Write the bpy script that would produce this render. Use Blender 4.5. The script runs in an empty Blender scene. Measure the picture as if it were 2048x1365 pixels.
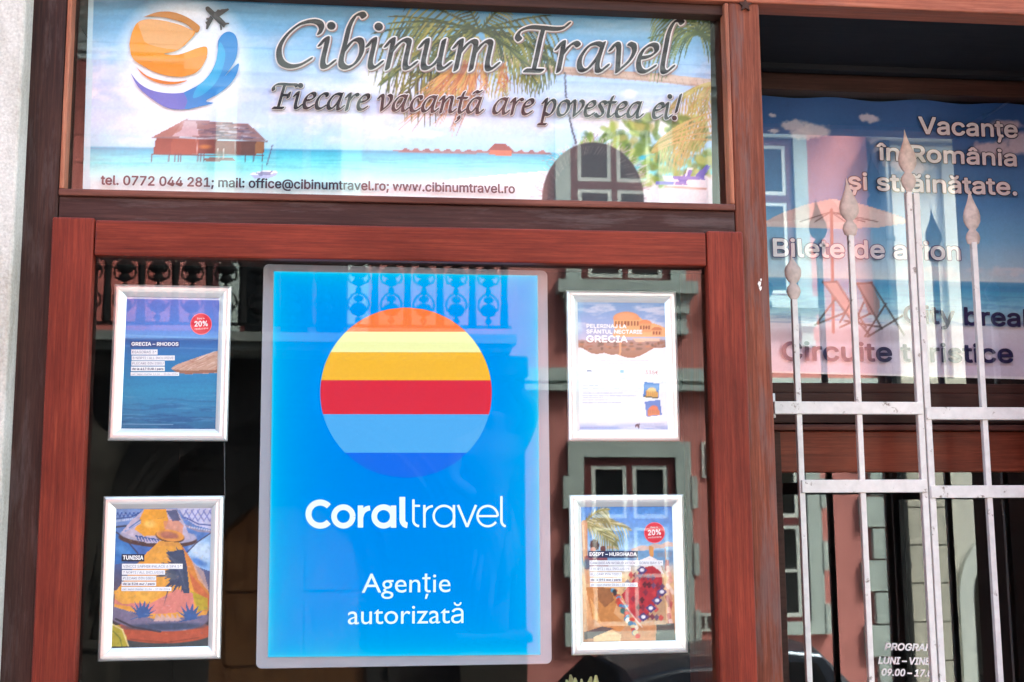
import bpy, math, random
import numpy as np
from mathutils import Vector, Matrix
random.seed(7)
SC = bpy.context.scene
COL = SC.collection

# ------------------------------------------------------------------ camera, sky, sun, exposure
F, CX, CY = 2500.0, 1024.0, 682.5            # focal length and centre of the 2048 px wide photograph
PITCH, YAW, ROLL = math.radians(8.16454), math.radians(-6.79503), math.radians(0.39968)
CAM = Vector((0.0, -2.62, 1.85))
RM = (Matrix.Rotation(YAW, 3, 'Z') @ Matrix.Rotation(PITCH, 3, 'X') @ Matrix.Rotation(ROLL, 3, 'Y'))
cam = bpy.data.objects.new('camera', bpy.data.cameras.new('camera')); COL.objects.link(cam)
cam.data.sensor_width = 36.0; cam.data.lens = F / 2048 * 36.0
cam.data.clip_start = 0.05; cam.data.clip_end = 500.0
_b = Matrix((RM.col[0], RM.col[2], -RM.col[1])).transposed()      # right, up, backward
cam.matrix_world = Matrix.Translation(CAM) @ _b.to_4x4()
SC.camera = cam

SUN_EL, SUN_AZ = math.radians(52), math.radians(46)               # from behind the shop and along the street: the front lies in open shade
SC.view_settings.view_transform = 'Standard'; SC.view_settings.look = 'None'
SC.view_settings.gamma = 1.0; SC.view_settings.use_curve_mapping = False
EXPO = 3.12
SC.view_settings.exposure = EXPO
SC.view_settings.use_white_balance = True; SC.view_settings.white_balance_temperature = 6400; SC.view_settings.white_balance_tint = -5     # the camera's own white balance
GA = 2.0 ** -EXPO
w = bpy.data.worlds.new('World'); SC.world = w; w.use_nodes = True
nt = w.node_tree; nt.nodes.clear()
sky = nt.nodes.new('ShaderNodeTexSky'); sky.sky_type = 'NISHITA'; sky.sun_disc = False
sky.sun_elevation = SUN_EL; sky.sun_rotation = SUN_AZ
sky.air_density = 1.0; sky.dust_density = 5.0; sky.ozone_density = 0.6
bg = nt.nodes.new('ShaderNodeBackground'); bg.inputs[1].default_value = 0.15
wo = nt.nodes.new('ShaderNodeOutputWorld')
nt.links.new(sky.outputs[0], bg.inputs[0]); nt.links.new(bg.outputs[0], wo.inputs[0])
sun = bpy.data.objects.new('sun', bpy.data.lights.new('sun', 'SUN')); COL.objects.link(sun)
sun.data.energy = 3.0; sun.data.angle = math.radians(12); sun.data.color = (1.0, 0.97, 0.93)
sd = Vector((math.sin(SUN_AZ) * math.cos(SUN_EL), math.cos(SUN_AZ) * math.cos(SUN_EL), math.sin(SUN_EL)))
sun.rotation_euler = (-sd).to_track_quat('-Z', 'Y').to_euler()
SC.cycles.max_bounces = 10; SC.cycles.transparent_max_bounces = 16; SC.cycles.glossy_bounces = 5
SC.cycles.caustics_reflective = False; SC.cycles.caustics_refractive = False

# ------------------------------------------------------------------ helpers
RMN = np.array([[RM[i][j] for j in range(3)] for i in range(3)])
CAMN = np.array(CAM)
def at(x, y, Y=0.0):
    "point of the plane at depth Y that the photograph shows at pixel (x, y)"
    d = RMN @ np.array([(x - CX) / F, 1.0, -(y - CY) / F])
    t = (Y - CAM.y) / d[1]
    return Vector((d[0] * t, Y, CAM.z + d[2] * t))
def proj(P):
    c = (P - CAMN) @ RMN
    return CX + F * c[..., 0] / c[..., 1], CY - F * c[..., 2] / c[..., 1]
def lin(c):
    c = np.clip(np.asarray(c, float) / 255.0, 0, None)
    return np.where(c <= 0.04045, c / 12.92, ((c + 0.055) / 1.055) ** 2.4)
def L4(c, k=1.0):
    l = lin(c) * k
    return (float(l[0]), float(l[1]), float(l[2]), 1.0)

class MB:
    "collects polygons with a colour or material each and links them as ONE mesh object"
    def __init__(s): s.v = []; s.f = []; s.m = []; s.c = []
    def poly(s, pts, mi=0, col=(1, 1, 1)):
        b = len(s.v); s.v += [tuple(p) for p in pts]; s.f.append(tuple(range(b, b + len(pts)))); s.m.append(mi); s.c.append(col)
    def box(s, a, b, mi=0):
        x0, y0, z0 = min(a[0], b[0]), min(a[1], b[1]), min(a[2], b[2]); x1, y1, z1 = max(a[0], b[0]), max(a[1], b[1]), max(a[2], b[2])
        q = [(x0,y0,z0),(x1,y0,z0),(x1,y1,z0),(x0,y1,z0),(x0,y0,z1),(x1,y0,z1),(x1,y1,z1),(x0,y1,z1)]
        n = len(s.v); s.v += q
        for f in ((0,3,2,1),(4,5,6,7),(0,1,5,4),(1,2,6,5),(2,3,7,6),(3,0,4,7)):
            s.f.append(tuple(n + i for i in f)); s.m.append(mi); s.c.append((1,1,1))
    def prism(s, pts, dv, mi=0):
        "closed polygon pts extruded by the vector dv"
        n = len(pts); b = len(s.v); dv = Vector(dv)
        s.v += [tuple(p) for p in pts] + [tuple(Vector(p) + dv) for p in pts]
        fs = [tuple(range(b, b + n)), tuple(range(b + 2 * n - 1, b + n - 1, -1))]
        fs += [(b + i, b + (i + 1) % n, b + n + (i + 1) % n, b + n + i) for i in range(n)]
        for f in fs: s.f.append(f); s.m.append(mi); s.c.append((1,1,1))
    def loft(s, rings, mi=0, cap=True, closed=True):
        b = len(s.v); n = len(rings[0])
        for r in rings: s.v += [tuple(p) for p in r]
        for k in range(len(rings) - 1):
            for i in range(n if closed else n - 1):
                j = (i + 1) % n
                s.f.append((b + k*n + i, b + k*n + j, b + (k+1)*n + j, b + (k+1)*n + i)); s.m.append(mi); s.c.append((1,1,1))
        if cap:
            s.f.append(tuple(b + i for i in range(n))[::-1]); s.m.append(mi); s.c.append((1,1,1))
            s.f.append(tuple(b + (len(rings)-1)*n + i for i in range(n))); s.m.append(mi); s.c.append((1,1,1))
    def tube(s, pts, rad, mi=0, n=8):
        pts = [Vector(p) for p in pts]; rings = []
        for i, p in enumerate(pts):
            t = (pts[min(i+1, len(pts)-1)] - pts[max(i-1, 0)]).normalized()
            a = t.cross(Vector((0.31, 0.87, 0.38))).normalized(); c = t.cross(a)
            r = rad[i] if isinstance(rad, (list, tuple)) else rad
            rings.append([p + a * r * math.cos(k*2*math.pi/n) + c * r * math.sin(k*2*math.pi/n) for k in range(n)])
        s.loft(rings, mi)
    def build(s, name, mats, parent=None, smooth=False, bevel=0.0, colors=False, fix=True):
        off = parent_loc(parent)
        me = bpy.data.meshes.new(name)
        me.from_pydata([(v[0]-off[0], v[1]-off[1], v[2]-off[2]) for v in s.v], [], s.f)
        for m in (mats if isinstance(mats, (list, tuple)) else [mats]): me.materials.append(m)
        me.polygons.foreach_set('material_index', s.m)
        if colors:
            at_ = me.color_attributes.new('Col', 'FLOAT_COLOR', 'CORNER'); k = 0
            for p, c in zip(me.polygons, s.c):
                cc = tuple(c) + (1.0,)
                for _ in p.loop_indices: at_.data[k].color = cc; k += 1
        if fix:
            import bmesh
            bm = bmesh.new(); bm.from_mesh(me); bmesh.ops.recalc_face_normals(bm, faces=bm.faces); bm.to_mesh(me); bm.free()
        if smooth: me.polygons.foreach_set('use_smooth', [True] * len(me.polygons))
        o = bpy.data.objects.new(name, me); COL.objects.link(o)
        if parent: o.parent = parent
        if bevel:
            md = o.modifiers.new('bevel', 'BEVEL'); md.width = bevel; md.segments = 2; md.limit_method = 'ANGLE'; md.angle_limit = 0.6
        return o
def parent_loc(p):
    v = Vector((0, 0, 0))
    while p: v = v + p.location; p = p.parent
    return v
def thing(name, label, cat, loc=(0, 0, 0), group=None):
    o = bpy.data.objects.new(name, None); COL.objects.link(o); o.location = loc; o.empty_display_size = 0.1
    return tag(o, label, cat, group)
def tag(o, label, cat, group=None):
    o['label'] = label; o['category'] = cat
    if group: o['group'] = group
    return o
def struct(o, kind='structure'): o['kind'] = kind; return o

# ------------------------------------------------------------------ materials
def new_mat(name):
    m = bpy.data.materials.new(name); m.use_nodes = True; n = m.node_tree.nodes; n.clear()
    o = n.new('ShaderNodeOutputMaterial'); return m, n, m.node_tree.links, o
def pbr(n, l, o, base=None, rough=0.5, metal=0.0, spec=0.5):
    p = n.new('ShaderNodeBsdfPrincipled'); p.inputs['Roughness'].default_value = rough; p.inputs['Metallic'].default_value = metal
    p.inputs['Specular IOR Level'].default_value = spec
    if base is not None: p.inputs['Base Color'].default_value = base
    l.new(p.outputs[0], o.inputs[0]); return p
def noise(n, l, scale, detail=4.0, rough=0.55, vec=None, mapscale=None):
    t = n.new('ShaderNodeTexNoise'); t.inputs['Scale'].default_value = scale; t.inputs['Detail'].default_value = detail; t.inputs['Roughness'].default_value = rough
    if vec is None:
        c = n.new('ShaderNodeTexCoord'); vec = c.outputs['Object']
    if mapscale:
        mp = n.new('ShaderNodeMapping'); mp.inputs['Scale'].default_value = mapscale; l.new(vec, mp.inputs[0]); vec = mp.outputs[0]
    l.new(vec, t.inputs['Vector']); return t
def ramp(n, l, fac, stops):
    r = n.new('ShaderNodeValToRGB'); e = r.color_ramp.elements
    while len(e) < len(stops): e.new(0.5)
    for i, (p, c) in enumerate(stops): e[i].position = p; e[i].color = c
    l.new(fac, r.inputs[0]); return r
def mixc(n, l, fac, a, b, mode='MIX'):
    m = n.new('ShaderNodeMix'); m.data_type = 'RGBA'; m.blend_type = mode
    for s, v in ((0, fac), (6, a), (7, b)):
        if hasattr(v, 'links'): l.new(v, m.inputs[s])
        else: m.inputs[s].default_value = v
    return m.outputs[2]
def bump(n, l, p, h, strength, dist=0.002):
    b = n.new('ShaderNodeBump'); b.inputs['Strength'].default_value = strength; b.inputs['Distance'].default_value = dist
    l.new(h, b.inputs['Height']); l.new(b.outputs[0], p.inputs['Normal'])
def plaster(name, c, var=0.12, scale=6.0, rough=0.85, bs=0.3, bscale=60.0, lines=None):
    m, n, l, o = new_mat(name); p = pbr(n, l, o, rough=rough, spec=0.25)
    t = noise(n, l, scale, 6)
    a = tuple(x * (1 - var) for x in c[:3]) + (1,); b = tuple(min(1, x * (1 + var)) for x in c[:3]) + (1,)
    r = ramp(n, l, t.outputs[0], [(0.3, a), (0.7, b)]); col = r.outputs[0]
    if name.startswith('rough'):
        st = noise(n, l, 3.2, 7, 0.7, None, (2.2, 2.2, 0.7)); sr = ramp(n, l, st.outputs[0], [(0.36, (0.66, 0.63, 0.58, 1)), (0.56, (1.0, 1.0, 1.0, 1)), (0.75, (1.08, 1.08, 1.08, 1))]); col = mixc(n, l, 1.0, col, sr.outputs[0], 'MULTIPLY')
    if lines:
        tc = n.new('ShaderNodeTexCoord'); sx = n.new('ShaderNodeSeparateXYZ'); l.new(tc.outputs['Object'], sx.inputs[0])
        d = n.new('ShaderNodeMath'); d.operation = 'DIVIDE'; d.inputs[1].default_value = lines; l.new(sx.outputs[2], d.inputs[0])
        fr = n.new('ShaderNodeMath'); fr.operation = 'FRACT'; l.new(d.outputs[0], fr.inputs[0])
        lt = n.new('ShaderNodeMath'); lt.operation = 'LESS_THAN'; lt.inputs[1].default_value = 0.07; l.new(fr.outputs[0], lt.inputs[0])
        col = mixc(n, l, lt.outputs[0], col, tuple(x * 0.35 for x in c[:3]) + (1,))
    l.new(col, p.inputs['Base Color'])
    t2 = noise(n, l, bscale, 5); bump(n, l, p, t2.outputs[0], bs, 0.003)
    return m
def wood(name, axis, dark, mid, light, rough=0.42, wear=None, wearamt=0.5, seed=0.0):
    m, n, l, o = new_mat(name); p = pbr(n, l, o, rough=rough, spec=0.18)
    tc = n.new('ShaderNodeTexCoord'); mp = n.new('ShaderNodeMapping'); mp.inputs['Location'].default_value = (seed, seed * 0.7, seed * 1.3)
    l.new(tc.outputs['Object'], mp.inputs[0]); vec = mp.outputs[0]
    sc = {'X': (1.0, 34, 34), 'Z': (34, 34, 1.0)}[axis]
    g = noise(n, l, 5.0, 9, 0.72, vec, sc); g.inputs['Distortion'].default_value = 0.35
    r = ramp(n, l, g.outputs[0], [(0.22, dark), (0.5, mid), (0.80, light)])
    pore = noise(n, l, 9.0, 3, 0.6, vec, {'X': (3, 70, 70), 'Z': (70, 70, 3)}[axis])
    pr = ramp(n, l, pore.outputs[0], [(0.32, (0.55, 0.5, 0.5, 1)), (0.44, (1, 1, 1, 1))])
    big = noise(n, l, 2.6, 5, 0.65, vec, {'X': (0.9, 2, 3), 'Z': (3, 2, 0.9)}[axis])
    rb = ramp(n, l, big.outputs[0], [(0.33, (0.62, 0.56, 0.56, 1)), (0.67, (1.22, 1.22, 1.15, 1))])
    col = mixc(n, l, 1.0, r.outputs[0], rb.outputs[0], 'MULTIPLY'); col = mixc(n, l, 0.55, col, pr.outputs[0], 'MULTIPLY')
    if wear is not None:
        wn = noise(n, l, 7.0, 8, 0.7, vec, {'X': (0.5, 3, 4), 'Z': (4, 3, 0.5)}[axis])
        wr = ramp(n, l, wn.outputs[0], [(0.5, (0, 0, 0, 1)), (0.62, (wearamt, wearamt, wearamt, 1))])
        col = mixc(n, l, wr.outputs[0], col, wear)
    l.new(col, p.inputs['Base Color'])
    fine = noise(n, l, 14.0, 6, 0.7, vec, sc); bump(n, l, p, fine.outputs[0], 0.35, 0.0012)
    rr = ramp(n, l, big.outputs[0], [(0.3, (rough - 0.1,) * 3 + (1,)), (0.7, (rough + 0.15,) * 3 + (1,))]); l.new(rr.outputs[0], p.inputs['Roughness'])
    return m
def glass(name, refl, tint=(1, 1, 1, 1), dirt=0.0, wob=0.0):
    m, n, l, o = new_mat(name)
    t = n.new('ShaderNodeBsdfTransparent'); t.inputs[0].default_value = tint
    g = n.new('ShaderNodeBsdfGlossy'); g.inputs['Roughness'].default_value = 0.014
    mx = n.new('ShaderNodeMixShader')
    mx.inputs[0].default_value = refl
    l.new(t.outputs[0], mx.inputs[1]); l.new(g.outputs[0], mx.inputs[2])
    if wob:
        wn = noise(n, l, 1.6, 1, 0.4); b = n.new('ShaderNodeBump'); b.inputs['Strength'].default_value = wob; b.inputs['Distance'].default_value = 0.002
        l.new(wn.outputs[0], b.inputs['Height']); l.new(b.outputs[0], g.inputs['Normal'])
    out = mx.outputs[0]
    if dirt:
        d = n.new('ShaderNodeBsdfDiffuse'); d.inputs[0].default_value = (0.6, 0.58, 0.55, 1)
        dn = noise(n, l, 3.0, 9, 0.75); dr = ramp(n, l, dn.outputs[0], [(0.45, (0, 0, 0, 1)), (0.8, (dirt,) * 3 + (1,))])
        m2 = n.new('ShaderNodeMixShader'); l.new(dr.outputs[0], m2.inputs[0]); l.new(out, m2.inputs[1]); l.new(d.outputs[0], m2.inputs[2]); out = m2.outputs[0]
    l.new(out, o.inputs[0]); return m
def plain(name, c, rough=0.5, metal=0.0, spec=0.5, var=0.08, scale=20.0, bs=0.0):
    m, n, l, o = new_mat(name); p = pbr(n, l, o, rough=rough, metal=metal, spec=spec)
    t = noise(n, l, scale, 5)
    a = tuple(x * (1 - var) for x in c[:3]) + (1,); b = tuple(min(1.0, x * (1 + var)) for x in c[:3]) + (1,)
    r = ramp(n, l, t.outputs[0], [(0.3, a), (0.7, b)]); l.new(r.outputs[0], p.inputs['Base Color'])
    if bs: bump(n, l, p, t.outputs[0], bs, 0.001)
    return m
def printed(name, rough=0.5, glow=0.0, k=1.0, spec=0.3):
    "ink on vinyl or paper: colour attribute of the printed picture; glow = lit from behind"
    m, n, l, o = new_mat(name); p = pbr(n, l, o, rough=rough, spec=spec)
    a = n.new('ShaderNodeAttribute'); a.attribute_name = 'Col'
    t = noise(n, l, 180.0, 2); r = ramp(n, l, t.outputs[0], [(0.3, (0.94 * k,) * 3 + (1,)), (0.7, (1.0 * k,) * 3 + (1,))])
    c = mixc(n, l, 1.0, a.outputs['Color'], r.outputs[0], 'MULTIPLY')
    if glow:
        p.inputs['Base Color'].default_value = (0.0, 0.01, 0.03, 1)
        l.new(c, p.inputs['Emission Color']); p.inputs['Emission Strength'].default_value = glow
    else: l.new(c, p.inputs['Base Color'])
    return m

M = {}
M['sash_v'] = wood('mahogany_upright', 'Z', (0.078, 0.011, 0.008, 1), (0.155, 0.021, 0.012, 1), (0.26, 0.048, 0.023, 1), seed=2.0)
M['sash_h'] = wood('mahogany_rail', 'X', (0.080, 0.012, 0.008, 1), (0.162, 0.023, 0.013, 1), (0.285, 0.055, 0.025, 1), seed=5.0)
GW = (0.12, 0.085, 0.082, 1)
M['post_l'] = wood('weathered_dark_post', 'Z', (0.018, 0.009, 0.008, 1), (0.040, 0.018, 0.015, 1), (0.085, 0.036, 0.027, 1), 0.55, GW, 0.35, 1.0)
M['post_r'] = wood('weathered_red_post', 'Z', (0.065, 0.018, 0.011, 1), (0.150, 0.040, 0.022, 1), (0.30, 0.10, 0.058, 1), 0.5, GW, 0.5, 9.0)
M['transom'] = wood('weathered_transom', 'X', (0.022, 0.009, 0.008, 1), (0.048, 0.019, 0.017, 1), (0.10, 0.042, 0.035, 1), 0.55, GW, 0.45, 4.0)
M['head'] = wood('head_rail_wood', 'X', (0.15, 0.042, 0.026, 1), (0.28, 0.085, 0.054, 1), (0.42, 0.17, 0.115, 1), 0.5, GW, 0.35, 7.0)
M['bead_h'] = wood('bead_wood_level', 'X', (0.06, 0.020, 0.016, 1), (0.12, 0.042, 0.032, 1), (0.22, 0.085, 0.065, 1), 0.45, None, 0.5, 3.0)
M['bead_v'] = wood('bead_wood_upright', 'Z', (0.16, 0.05, 0.03, 1), (0.30, 0.11, 0.065, 1), (0.45, 0.22, 0.15, 1), 0.45, None, 0.5, 3.0)
M['door_h'] = wood('door_wood', 'X', (0.070, 0.017, 0.010, 1), (0.15, 0.036, 0.020, 1), (0.24, 0.062, 0.034, 1), 0.4, None, 0.5, 6.0)
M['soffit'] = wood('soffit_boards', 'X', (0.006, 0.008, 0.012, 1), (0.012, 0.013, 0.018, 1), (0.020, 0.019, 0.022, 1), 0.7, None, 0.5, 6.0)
M['dark_rail'] = wood('dark_rail', 'X', (0.020, 0.010, 0.008, 1), (0.045, 0.020, 0.016, 1), (0.075, 0.034, 0.027, 1), 0.5, None, 0.5, 8.0)
M['stone'] = plaster('rough_white_render', (0.53, 0.50, 0.46), 0.16, 170, 0.9, 1.0, 90.0)
M['glass_sash'] = glass('display_glass', 0.066, (0.99, 1, 0.995, 1), 0.006, 0.09)
M['clear'] = glass('inner_glass_face', 0.0)
M['glass_top'] = glass('transom_glass', 0.095, (0.99, 1, 0.995, 1), 0.008, 0.08)
M['glass_door'] = glass('door_glass', 0.105, (0.97, 0.98, 0.98, 1), 0.008, 0.08)
M['glass_fan'] = glass('fanlight_glass', 0.16, (0.99, 1, 1, 1), 0.008, 0.08)
M['vinyl'] = printed('printed_vinyl', 0.55)
M['paper'] = printed('printed_paper', 0.45)
M['back'] = printed('backlit_print', 0.6, 1.0 * GA, spec=0.05)
def old_paint(name, c, amt, sc):
    m, n, l, o = new_mat(name); p = pbr(n, l, o, rough=0.5, spec=0.4); t = noise(n, l, 38.0, 6)
    r = ramp(n, l, t.outputs[0], [(0.3, tuple(x * .86 for x in c) + (1,)), (0.7, tuple(min(1, x * 1.06) for x in c) + (1,))])
    k = noise(n, l, sc, 8, .75); kr = ramp(n, l, k.outputs[0], [(0.60, (0, 0, 0, 1)), (0.645, (amt,) * 3 + (1,))])
    l.new(mixc(n, l, kr.outputs[0], r.outputs[0], (0.10, 0.055, 0.035, 1)), p.inputs['Base Color']); bump(n, l, p, t.outputs[0], .4, .001); return m
M['gate'] = old_paint('chipped_white_gate_paint', (0.70, 0.695, 0.685), 0.8, 26.0)
M['finial'] = plain('worn_finial_paint', (0.50, 0.42, 0.39), 0.55, 0.0, 0.4, 0.22, 70.0, 0.5)
M['alu'] = plain('satin_silver_frame', (0.74, 0.74, 0.75), 0.30, 0.6, 0.5, 0.02, 10.0)
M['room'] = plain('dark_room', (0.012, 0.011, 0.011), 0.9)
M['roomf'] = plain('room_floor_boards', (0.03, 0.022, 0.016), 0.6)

# ------------------------------------------------------------------ printed pictures (procedural painter)
def vnoise(x, y, seed=0):
    xi = np.floor(x).astype(np.int64); yi = np.floor(y).astype(np.int64); fx = x - xi; fy = y - yi
    fx = fx * fx * (3 - 2 * fx); fy = fy * fy * (3 - 2 * fy)
    def h(a, b):
        v = (a * 374761393 + b * 668265263 + seed * 974634777) & 0xffffffff
        v = ((v ^ (v >> 13)) * 1274126177) & 0xffffffff
        return ((v ^ (v >> 16)) & 0xffff) / 65535.0
    return (h(xi, yi) * (1 - fx) + h(xi + 1, yi) * fx) * (1 - fy) + (h(xi, yi + 1) * (1 - fx) + h(xi + 1, yi + 1) * fx) * fy
def fbm(x, y, seed=0, oct=4):
    s = 0; a = 0.5; t = 0
    for i in range(oct): s = s + a * vnoise(x * 2 ** i, y * 2 ** i, seed + i); t += a; a *= 0.55
    return s / t
class Canvas:
    def __init__(s, cor, Y, step, k=(1, 0, 0), base=(255, 255, 255)):
        # cor: TL, TR, BR, BL in zoomed pixels, k = zoom, offset x, offset y
        s.k = k; W = [np.array(at(*s.px(p), Y)) for p in cor]
        wpx = np.hypot(*(np.subtract(s.px(cor[1]), s.px(cor[0])))); hpx = np.hypot(*(np.subtract(s.px(cor[3]), s.px(cor[0]))))
        s.nu = int(wpx / step) + 1; s.nv = int(hpx / step) + 1
        u = np.linspace(0, 1, s.nu)[None, :, None]; v = np.linspace(0, 1, s.nv)[:, None, None]
        s.P = (W[0] * (1 - u) + W[1] * u) * (1 - v) + (W[3] * (1 - u) + W[2] * u) * v
        s.X, s.Yp = proj(s.P); s.X = (s.X - k[1]) * k[0]; s.Yp = (s.Yp - k[2]) * k[0]
        s.c = np.empty((s.nv, s.nu, 3)); s.c[:] = base; s.W = W
    def px(s, p): return (p[0] / s.k[0] + s.k[1], p[1] / s.k[0] + s.k[2])
    def sl(s, x0, y0, x1, y1):
        m = 3 * s.k[0] + 0.03 * (s.X.max() - s.X.min())
        cx = s.X.mean(0); cy = s.Yp.mean(1)
        i0, i1 = np.searchsorted(cx, x0 - m), np.searchsorted(cx, x1 + m); j0, j1 = np.searchsorted(cy, y0 - m), np.searchsorted(cy, y1 + m)
        return (slice(j0, j1), slice(i0, i1))
    def put(s, sl, mask, col, a=1.0):
        m = (mask * a)[..., None]; s.c[sl] = s.c[sl] * (1 - m) + np.asarray(col, float) * m
    def vgrad(s, stops, y0=None, y1=None):
        ys = [q[0] for q in stops]; m = np.ones_like(s.Yp, bool)
        if y0 is not None: m &= s.Yp >= y0
        if y1 is not None: m &= s.Yp <= y1
        for ch in range(3): s.c[..., ch] = np.where(m, np.interp(s.Yp, ys, [q[1][ch] for q in stops]), s.c[..., ch])
    def poly(s, pts, col, a=1.0, col2=None):
        xs = [p[0] for p in pts]; ys = [p[1] for p in pts]; sl = s.sl(min(xs), min(ys), max(xs), max(ys)); X = s.X[sl]; Y = s.Yp[sl]
        ins = np.zeros(X.shape, bool); n = len(pts)
        for i in range(n):
            (x1, y1), (x2, y2) = pts[i], pts[(i + 1) % n]
            if y1 == y2: continue
            ins ^= ((y1 > Y) != (y2 > Y)) & (X < (x2 - x1) * (Y - y1) / (y2 - y1) + x1)
        if col2 is not None:
            t = np.clip((Y - min(ys)) / (max(ys) - min(ys) + 1e-6), 0, 1)[..., None]
            col = np.asarray(col, float) * (1 - t) + np.asarray(col2, float) * t
        s.put(sl, ins.astype(float), col, a)
    def ell(s, cx, cy, rx, ry, col, a=1.0, soft=0.15, rot=0.0, nz=0.0, seed=0):
        R = max(rx, ry) * (1 + soft); sl = s.sl(cx - R, cy - R, cx + R, cy + R); X = s.X[sl] - cx; Y = s.Yp[sl] - cy
        c, q = math.cos(rot), math.sin(rot); d = np.hypot((X * c + Y * q) / rx, (-X * q + Y * c) / ry)
        if nz: d = d + nz * (fbm(X / (0.35 * R) + 50, Y / (0.35 * R) + 50, seed) - 0.5)
        s.put(sl, np.clip((1 + soft - d) / (2 * soft + 1e-6), 0, 1), col, a)
    def line(s, pts, wd, col, a=1.0, wd2=None):
        for i in range(len(pts) - 1):
            (x1, y1), (x2, y2) = pts[i], pts[i + 1]; t0, t1 = i / (len(pts) - 1), (i + 1) / (len(pts) - 1)
            wa = wd if wd2 is None else wd + (wd2 - wd) * t0; wb = wd if wd2 is None else wd + (wd2 - wd) * t1
            sl = s.sl(min(x1, x2) - wd, min(y1, y2) - wd, max(x1, x2) + wd, max(y1, y2) + wd); X = s.X[sl]; Y = s.Yp[sl]
            if X.size == 0: continue
            L = (x2 - x1) ** 2 + (y2 - y1) ** 2 + 1e-9; t = np.clip(((X - x1) * (x2 - x1) + (Y - y1) * (y2 - y1)) / L, 0, 1)
            d = np.hypot(X - x1 - t * (x2 - x1), Y - y1 - t * (y2 - y1)); hw = (wa + (wb - wa) * t) / 2; e = 0.7 * s.k[0]
            s.put(sl, np.clip((hw + e - d) / (2 * e), 0, 1) * np.clip(hw / e, 0.15, 1), col, a)
    def mottle(s, amt, scale, seed=0, sy=1.0):
        s.c *= (1 + amt * 2 * (fbm(s.X / scale + 9, s.Yp / (scale * sy) + 9, seed) - 0.5))[..., None]
    def cloud(s, y0, y1, col, thr, scale, amt=1.0, seed=0, sy=0.45, x0=None, x1=None):
        m = np.clip((fbm(s.X / scale, s.Yp / (scale * sy), seed, 5) - thr) / 0.18, 0, 1)
        m = m * np.clip((s.Yp - y0) / (0.2 * (y1 - y0)), 0, 1) * np.clip((y1 - s.Yp) / (0.2 * (y1 - y0)), 0, 1)
        if x0 is not None: m = m * np.clip((s.X - x0) / 30, 0, 1) * np.clip((x1 - s.X) / 30, 0, 1)
        s.put((slice(None), slice(None)), m, col, amt)
    def build(s, name, mat, parent, k=0.85, bow=None):
        off = np.array(parent_loc(parent)); P = s.P - off
        if bow is not None: P = P + bow(s.P, s.X, s.Yp)
        me = bpy.data.meshes.new(name); nv, nu = s.nv, s.nu; idx = np.arange(nv * nu).reshape(nv, nu)
        q = np.stack([idx[1:, :-1], idx[1:, 1:], idx[:-1, 1:], idx[:-1, :-1]], -1).reshape(-1, 4)
        me.vertices.add(nv * nu); me.vertices.foreach_set('co', P.astype(np.float32).ravel())
        me.loops.add(q.size); me.loops.foreach_set('vertex_index', q.astype(np.int32).ravel())
        me.polygons.add(len(q)); me.polygons.foreach_set('loop_start', np.arange(0, q.size, 4, dtype=np.int32))
        me.update(calc_edges=True)
        a = me.color_attributes.new('Col', 'FLOAT_COLOR', 'POINT')
        a.data.foreach_set('color', np.concatenate([np.clip(lin(s.c) * k, 0, 1), np.ones((nv, nu, 1))], -1).astype(np.float32).ravel())
        me.polygons.foreach_set('use_smooth', [True] * len(me.polygons))
        me.materials.append(mat); o = bpy.data.objects.new(name, me); COL.objects.link(o); o.parent = parent
        return o

# ------------------------------------------------------------------ lettering
_tc = {}
def glyphs(txt, offset=0.0, shear=0.0, font=None):
    key = (txt, offset, shear, font)
    if key in _tc: return _tc[key]
    cu = bpy.data.curves.new('lettering', 'FONT'); cu.body = txt; cu.size = 1.0; cu.offset = offset; cu.shear = shear; 
    if font: cu.font = font
    cu.resolution_u = 4; cu.dimensions = '2D'; cu.fill_mode = 'FRONT'
    ob = bpy.data.objects.new('lettering', cu); COL.objects.link(ob)
    dg = bpy.context.evaluated_depsgraph_get(); me = bpy.data.meshes.new_from_object(ob.evaluated_get(dg))
    v = [(p.co.x, p.co.y) for p in me.vertices]; f = [tuple(p.vertices) for p in me.polygons]
    bpy.data.objects.remove(ob); bpy.data.curves.remove(cu); bpy.data.meshes.remove(me)
    _tc[key] = (v, f); return v, f
try:
    import os                                   # Blender's own bundled interface typeface; its built-in one if that is missing
    SANS = bpy.data.fonts.load(os.path.join(bpy.utils.system_resource('DATAFILES', path='fonts'), 'Inter.woff2'))
except Exception: SANS = None
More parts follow.
